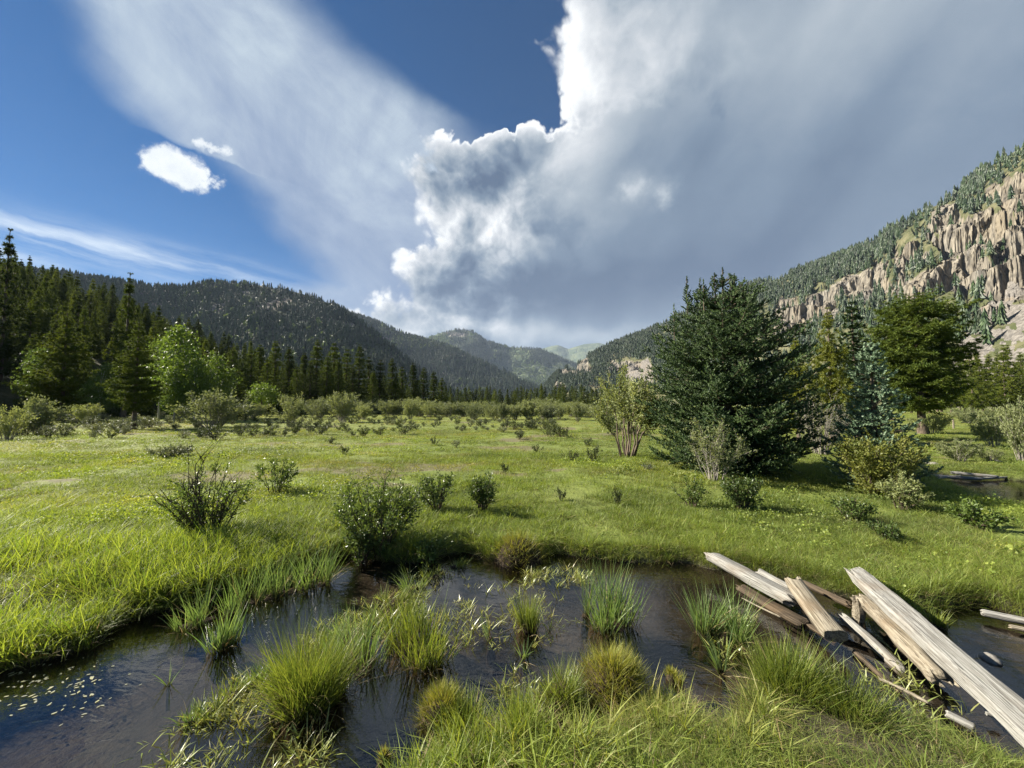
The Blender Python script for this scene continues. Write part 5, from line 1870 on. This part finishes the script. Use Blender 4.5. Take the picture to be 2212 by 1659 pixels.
MAT['peat'] = bark_mat('dark_peat', (0.016, 0.011, 0.007), (0.06, 0.042, 0.024), 40)
T = tussock
T('grass_tussock', 'large dense dome of fine dark green grass in the middle of the pond', 668, 1512, 1352, 178, 'tussock', n=2200, lean=0.55, curve=0.55, bw=0.0042, mound=0.06, seed=1, spread=0.66)
T('grass_tussock', 'broad clump of upright grass left of centre in the pond', 918, 1398, 1288, 190, 'tussock', n=620, lean=0.40, curve=0.45, bw=0.006, seed=2, spread=0.8)
T('grass_tussock', 'small upright tussock standing at the centre of the pond', 1138, 1358, 1272, 92, 'tussock', n=420, lean=0.55, curve=0.3, bw=0.0045, mound=0.03, seed=3, spread=0.5)
T('reed_clump', 'blue green reed clump in the water right of the central tussock', 1325, 1346, 1242, 138, 'reed', n=330, lean=0.32, curve=0.3, bw=0.007, seed=4, spread=0.75, cat='reed clump')
T('reed_clump', 'blue green reed clump in front of the pale split log', 1520, 1366, 1268, 110, 'reed', n=230, lean=0.5, curve=0.4, bw=0.007, seed=5, spread=0.5, cat='reed clump')
T('reed_clump', 'reed clump right beside the one in front of the pale split log', 1585, 1384, 1282, 80, 'reed', n=220, lean=0.5, curve=0.4, bw=0.0065, seed=6, spread=0.5, cat='reed clump')
T('reed_clump', 'thin reed sprout below the two reed clumps by the logs', 1560, 1452, 1366, 56, 'reed', n=36, lean=0.6, curve=0.4, bw=0.008, seed=7, spread=0.25, cat='reed clump')
T('moss_tussock', 'golden mossy tussock on a dark root mound near the lower middle', 955, 1545, 1438, 128, 'yellow', n=1700, lean=1.25, curve=0.5, bw=0.0035, mound=0.11, seed=8, spread=0.72)
T('moss_tussock', 'larger golden tussock on the near bank right of the middle', 1322, 1486, 1366, 200, 'yellow', n=2600, lean=1.1, curve=0.5, bw=0.0035, mound=0.12, seed=9, spread=0.72)
T('grass_tussock', 'fine green tussock joined to the left side of the larger golden tussock', 1215, 1512, 1430, 120, 'tussock', n=900, lean=0.9, curve=0.5, bw=0.0038, mound=0.08, seed=10, spread=0.65)
T('moss_tussock', 'little yellow green tussock right of the larger golden tussock', 1452, 1470, 1396, 66, 'yellow', n=420, lean=0.6, curve=0.4, bw=0.004, mound=0.03, seed=11, spread=0.5)
T('grass_tussock', 'small brownish tuft alone in the shallow water at the bottom', 828, 1636, 1572, 74, 'yellow', n=190, lean=0.8, curve=0.5, bw=0.004, mound=0.02, seed=12, spread=0.4)
T('grass_tussock', 'thick green tussock on the bank left of the log pile', 1700, 1500, 1368, 180, 'tussock', n=1900, lean=0.6, curve=0.5, bw=0.0042, mound=0.06, seed=13, spread=0.65)
T('grass_tussock', 'green tussock on the bank below the narrow grey log', 1830, 1545, 1440, 180, 'tussock', n=1600, lean=0.55, curve=0.5, bw=0.0042, mound=0.05, seed=14, spread=0.65)
T('grass_tussock', 'sparse grass tuft in the water right of the long plank', 2022, 1352, 1300, 92, 'tussock', n=240, lean=0.95, curve=0.5, bw=0.005, mound=0.01, seed=15, spread=0.4)
T('reed_clump', 'tall reeds at the tip of the left bank in front of the twiggy shrub', 482, 1392, 1288, 96, 'reed', n=150, lean=0.35, curve=0.35, bw=0.008, seed=16, spread=0.6, cat='reed clump')
T('reed_clump', 'single bent reed standing alone in the open water at left', 364, 1478, 1396, 30, 'reed', n=7, lean=0.35, curve=0.6, bw=0.009, seed=17, spread=0.2, cat='reed clump')
T('reed_clump', 'loose tall reeds just right of the large dense dome', 782, 1440, 1320, 130, 'reed', n=230, lean=0.4, curve=0.4, bw=0.0065, seed=18, spread=0.8, cat='reed clump')
T('reed_clump', 'pair of reed sprouts at the right foot of the large dense dome', 735, 1500, 1420, 66, 'reed', n=26, lean=0.55, curve=0.3, bw=0.009, seed=19, spread=0.3, cat='reed clump')
T('reed_clump', 'reed sprout at the left foot of the large dense dome', 610, 1530, 1450, 60, 'reed', n=22, lean=0.55, curve=0.3, bw=0.010, seed=20, spread=0.3, cat='reed clump')
T('reed_clump', 'thin reeds leaning out of the water below the central tussock', 1130, 1420, 1368, 60, 'reed', n=18, lean=0.9, curve=0.5, bw=0.008, seed=21, spread=0.3, cat='reed clump')
T('reed_clump', 'thin wisp of reeds left of the central tussock', 1060, 1380, 1310, 50, 'reed', n=16, lean=0.6, curve=0.4, bw=0.007, seed=22, spread=0.4, cat='reed clump')
T('reed_clump', 'dark sedge tuft under the big bank shrub at the water line', 836, 1208, 1152, 60, 'reed', n=120, lean=0.45, curve=0.4, bw=0.006, seed=23, spread=0.4, cat='reed clump')
T('reed_clump', 'thin upright reeds at the left end of the blue green reed clump', 1262, 1330, 1232, 40, 'reed', n=40, lean=0.25, curve=0.3, bw=0.007, seed=24, spread=0.5, cat='reed clump')
T('grass_tussock', 'rusty moss hummock bulging from the far bank into the pond', 1120, 1205, 1128, 150, 'yellow', n=1500, lean=1.3, curve=0.4, bw=0.005, mound=0.26, seed=25, spread=0.78)
T('grass_tussock', 'shaggy green tussock at the bottom middle beside the golden one', 1010, 1600, 1500, 150, 'tussock', n=900, lean=0.6, curve=0.5, bw=0.0042, mound=0.03, seed=26, spread=0.8)
T('grass_tussock', 'fine grass tussock at the bottom edge right of the shaggy one', 1130, 1580, 1480, 120, 'tussock', n=800, lean=0.6, curve=0.5, bw=0.0040, mound=0.04, seed=27, spread=0.8)
rng = np.random.default_rng(91)
for i, (X, bY, h, w) in enumerate([(405, 1352, 60, 50), (445, 1340, 70, 60), (500, 1322, 80, 60), (540, 1302, 82, 60), (575, 1292, 88, 60), (620, 1280, 90, 64), (662, 1268, 92, 60), (698, 1262, 90, 44)]):
    T('reed_clump', 'slim reeds, %s from the left in the fringe along the left bank tip' % ORD[i], X, bY, bY - h, w, 'reed', n=85, lean=0.30, curve=0.4, bw=0.0065, seed=100 + i, spread=0.85, cat='reed clump', group='reeds fringing the left bank tip')

for i, (X, bY, h, w) in enumerate([(412, 1560, 46, 50), (455, 1536, 52, 52), (500, 1502, 50, 56), (548, 1478, 48, 48), (600, 1460, 44, 44), (715, 1402, 60, 60), (752, 1378, 64, 56), (800, 1345, 60, 60), (850, 1300, 46, 56), (890, 1272, 44, 52),
                                   (935, 1248, 38, 50), (985, 1226, 34, 46)]):
    T('grass_tuft', 'low grass tuft, %s from the bottom left along the weed band crossing the pond' % ORD[i], X, bY, bY - h, w, 'tussock' if i % 3 else 'reed', n=110, lean=0.8, curve=0.7, bw=0.006, seed=200 + i, spread=0.8, cat='grass tuft', group='low tufts along the weed band')

# ------------------------------------------------------------------ pale leaves afloat at the left
rng = np.random.default_rng(95)
LV = []
for k in range(4):
    m = 9
    V = [(0, 0, 0.0015)]
    for j in range(m):
        q = 2 * PI * j / m
        V.append((math.cos(q) * 0.5 * (1 + 0.15 * rng.normal()), math.sin(q) * 0.24 * (1 + 0.15 * rng.normal()), 0.002 + 0.06 * abs(math.sin(q)) * rng.random() * 0.4))
    F = [(0, 1 + j, 1 + (j + 1) % m) for j in range(m)]
    LV.append(mesh_from('floating_leaf', np.array(V), [F], {'tint': rng.random(len(V))}, [MAT['pale_leaf']]))
nl = 0
while nl < 120:
    X, Y = rng.normal(95, 95), rng.normal(1478, 36)
    if X < -60 or Y > 1585 or (X > 240 and Y > 1500):
        continue
    p = at(X, Y, 0.003)
    if sd_water(p[0], p[1]) > -0.05:
        continue
    s = rng.uniform(0.010, 0.030)
    tag(link('floating_leaf', LV[nl % 4], None, p, (0, 0, rng.uniform(0, 6.28)), (s, s, s)), 'small pale leaf floating in the drift of leaves at the left of the pond', 'leaf', 'pale leaves afloat at the left')
    nl += 1

# ------------------------------------------------------------------ grass
G_SHORT = [grass_clump(800 + k, 26, 0.10, 0.10, 0.45, 0.7, 0.0055, MAT['grass']) for k in range(3)]
G_TALL = [grass_clump(810 + k, 20, 0.075, 0.36, 0.22, 0.75, 0.0065, MAT['grass'], 4) for k in range(3)]
G_FINE = [grass_clump(820 + k, 40, 0.075, 0.24, 0.35, 0.8, 0.0030, MAT['grass'], 4) for k in range(3)]


def herb(seed):
    rng = np.random.default_rng(seed)
    mb = MB()
    n = 34
    P = np.stack([rng.normal(size=n) * 0.06, rng.normal(size=n) * 0.06, rng.uniform(0.01, 0.10, n)], 1)
    D = rng.normal(size=(n, 3)) * 0.6 + [0, 0, 0.35]
    S = rng.uniform(0.020, 0.036, n)
    stamp(mb, LEAF_V, LEAF_F, P, frames(D, rng), np.stack([S * 0.8, S, S], 1), rng.random(n), hgt=0.8)
    return mb.mesh('leafy_herb', [MAT['grass']])


G_HERB = [herb(830 + k) for k in range(2)]
SRC = G_SHORT + G_TALL + G_FINE + G_HERB            # 0-2 short, 3-5 tall, 6-8 fine, 9-10 herb
rng = np.random.default_rng(99)


def grass_zone(y0, y1, n, size, fine_bias=0.0):
    y = np.sqrt(rng.uniform(y0 ** 2, y1 ** 2, n)) if y0 > 6 else rng.uniform(y0, y1, n)
    x = rng.uniform(-1, 1, n) * (1.55 * y + 2.2)
    sd = sd_water(x, y)
    dirt = dirt_mask(x, y)
    dens = fbm(x * 0.9, y * 0.9, oct=3, seed=61)
    dens2 = fbm(x * 1.9, y * 1.9, oct=3, seed=62)
    keep = (sd > -0.015) & (rng.random(n) > dirt * 0.8) & ((sd < 0.12) | (rng.random(n) < np.where(y < 3.4, np.maximum(0.50 + 1.5 * dens2, 0.16), 0.66 + dens)))
    x, y, sd, dirt = x[keep], y[keep], sd[keep], dirt[keep]
    m = len(x)
    z = gz(x, y, sd)
    X, Y = proj(np.stack([x, y, z], 1))
    near_bank = (y < 3.4) & (x > -1.5) & (Y > 1400)                       # bank under the camera
    left_bank = sstep(X, 760, 480) * sstep(Y, 1130, 1190)
    edge = np.exp(-np.maximum(sd, 0) / 0.35)
    lush = fbm(x * 0.55, y * 0.55, oct=3, seed=45)
    p_tall = np.clip(0.75 * left_bank + 0.45 * edge * (X < 1300) + 0.10 * (lush > 0.15), 0, 0.95)
    p_fine = np.where(near_bank, 0.85, np.clip(0.10 + 0.75 * edge + 0.55 * sstep(X, 1300, 1600) * sstep(Y, 1080, 1170) + 0.6 * lush, 0, 0.9))
    r1, r2 = rng.random(m), rng.random(m)
    typ = np.where(r1 < p_tall, 1, np.where(r2 < p_fine, 2, 0))
    hb = (rng.random(m) < 0.08 * (lush < 0.05)) & (typ == 0)
    idx = typ * 3 + rng.integers(0, 3, m)
    idx[hb] = 9 + rng.integers(0, 2, hb.sum())
    s = size * rng.uniform(0.65, 1.3, m)
    hgt = np.where(typ == 1, 0.42 + 0.20 * left_bank, np.where(typ == 2, np.where(near_bank, 0.30, 0.46 + 0.2 * edge), 0.9 + 0.5 * lush)) * rng.uniform(0.6, 1.25, m)
    hgt = hgt * np.where((typ > 0) & (y > 6.5), 0.42, np.where((typ > 0) & (y > 4.6), 0.75, 1.0)) * np.where(y > 12, 1 / (size ** 0.7), 1.0)
    sc = np.stack([s, s, s * hgt], 1)
    dryv = np.clip(0.30 + 0.55 * fbm(x * 0.4 + 9, y * 0.8, oct=4, seed=52) + 0.35 * sstep(y, 9, 30) + 0.5 * dirt + 0.18 * rng.normal(size=m) - 0.35 * left_bank + 0.10 * near_bank, 0, 1)
    val = np.clip(0.5 + 0.45 * fbm(x * 0.8, y * 0.8 + 7, oct=3, seed=58) + 0.55 * fbm(x * 0.22, y * 0.5 + 3, oct=4, seed=59) + 0.15 * rng.normal(size=m) + 0.25 * left_bank, 0, 1)
    return np.stack([x, y, z], 1), sc, idx, dryv, val


zs = [grass_zone(0.9, 3.3, 26000, 0.95), grass_zone(3.3, 6.6, 42000, 1.0), grass_zone(6.6, 12, 49000, 1.2), grass_zone(12, 24, 48000, 1.8), grass_zone(24, 62, 46000, 3.0)]
GP, GS, GI, GD, GV = [np.concatenate([z[k] for z in zs]) for k in range(5)]
scatter('meadow_grass', 'meadow grass, lush and long on the banks and short and patchy beyond', GP, rng.uniform(0, 6.28, len(GP)), GS, GI, GD, GV, SRC, tilt=rng.normal(size=len(GP)) * 0.10)


# ------------------------------------------------------------------ weeds lying on the water
def weed(seed, n, L, flat):
    rng = np.random.default_rng(seed)
    mb = MB()
    root = np.stack([rng.normal(size=n) * 0.03, rng.normal(size=n) * 0.03, np.full(n, -0.01)], 1)
    a = rng.uniform(0, 2 * PI, n)
    blades(mb, root, a, L * rng.uniform(0.5, 1.2, n), np.full(n, flat) + rng.normal(size=n) * 0.2, rng.uniform(0.1, 0.7, n), 0.0105 * rng.uniform(0.7, 1.3, n), rng.random(n), 0, 3, rng)
    return mb.mesh('weed_sprig', [MAT['weed']])


WS = [weed(900 + k, (6, 9, 5, 8)[k], (0.09, 0.07, 0.13, 0.10)[k], (0.7, 0.9, 0.6, 1.05)[k]) for k in range(4)]
weed_polys = [
    ([(378, 1562), (440, 1512), (590, 1448), (700, 1352), (850, 1268), (930, 1225), (1012, 1212), (1000, 1240), (930, 1290), (850, 1345), (760, 1400), (640, 1480), (520, 1540), (420, 1575)], 300),
    ([(1130, 1232), (1180, 1228), (1280, 1240), (1282, 1262), (1200, 1268), (1135, 1252)], 90),
    ([(225, 1655), (330, 1590), (480, 1540), (640, 1530), (720, 1560), (700, 1659), (560, 1720), (230, 1720)], 110),
    ([(940, 1262), (1090, 1250), (1200, 1290), (1260, 1330), (1190, 1400), (1060, 1390), (980, 1330)], 70),
    ([(880, 1330), (1010, 1300), (1040, 1370), (960, 1420)], 60),
    ([(1540, 1330), (1620, 1330), (1640, 1400), (1560, 1430)], 30),
    ([(1120, 1440), (1240, 1500), (1200, 1520), (1080, 1500)], 40),
    ([(1880, 1380), (2100, 1560), (2040, 1590), (1850, 1480)], 40)]
WP = []
for poly, n in weed_polys:
    xs, ys_ = [p[0] for p in poly], [p[1] for p in poly]
    k = 0
    while k < n:
        q = rng.uniform(min(xs), max(xs), 400), rng.uniform(min(ys_), max(ys_), 400)
        ok = poly_sd(q[0], q[1], poly) < rng.normal(size=400) * 8
        clus = fbm(q[0] / 30, q[1] / 22, oct=3, seed=66)
        ok &= clus > rng.uniform(-0.7, 0.4, 400)
        for X, Y in zip(q[0][ok], q[1][ok]):
            if k < n:
                WP.append(at(X, Y, 0.004)); k += 1
WP = np.array(WP)
WP = WP[sd_water(WP[:, 0], WP[:, 1]) < 0.02]
m = len(WP)
scatter('water_weed', 'trailing pale green weed and grass sprigs lying on the pond surface', WP, rng.uniform(0, 6.28, m), s3(rng.uniform(0.5, 1.05, m)), rng.integers(0, 4, m), rng.random(m), rng.random(m), WS)


# ------------------------------------------------------------------ the valley's air
def haze():
    m, n, out = new_mat('thin_blue_air')
    v = n.node('ShaderNodeVolumePrincipled')
    v.inputs['Color'].default_value = (0.62, 0.76, 1.0, 1)
    v.inputs['Density'].default_value = 5.4e-5
    n.L.new(v.outputs[0], out.inputs['Volume'])
    x0, x1, y0, y1, z0, z1 = -16000, 16000, -1500, 9600, -12, 1150
    V = [(x, y, z) for z in (z0, z1) for y in (y0, y1) for x in (x0, x1)]
    F = [(0, 2, 3, 1), (4, 5, 7, 6), (0, 1, 5, 4), (2, 6, 7, 3), (0, 4, 6, 2), (1, 3, 7, 5)]
    tag(link('haze', mesh_from('haze', np.array(V), [np.array(F)], None, [m])), 'thin blue mountain air filling the valley', kind='stuff')


haze()
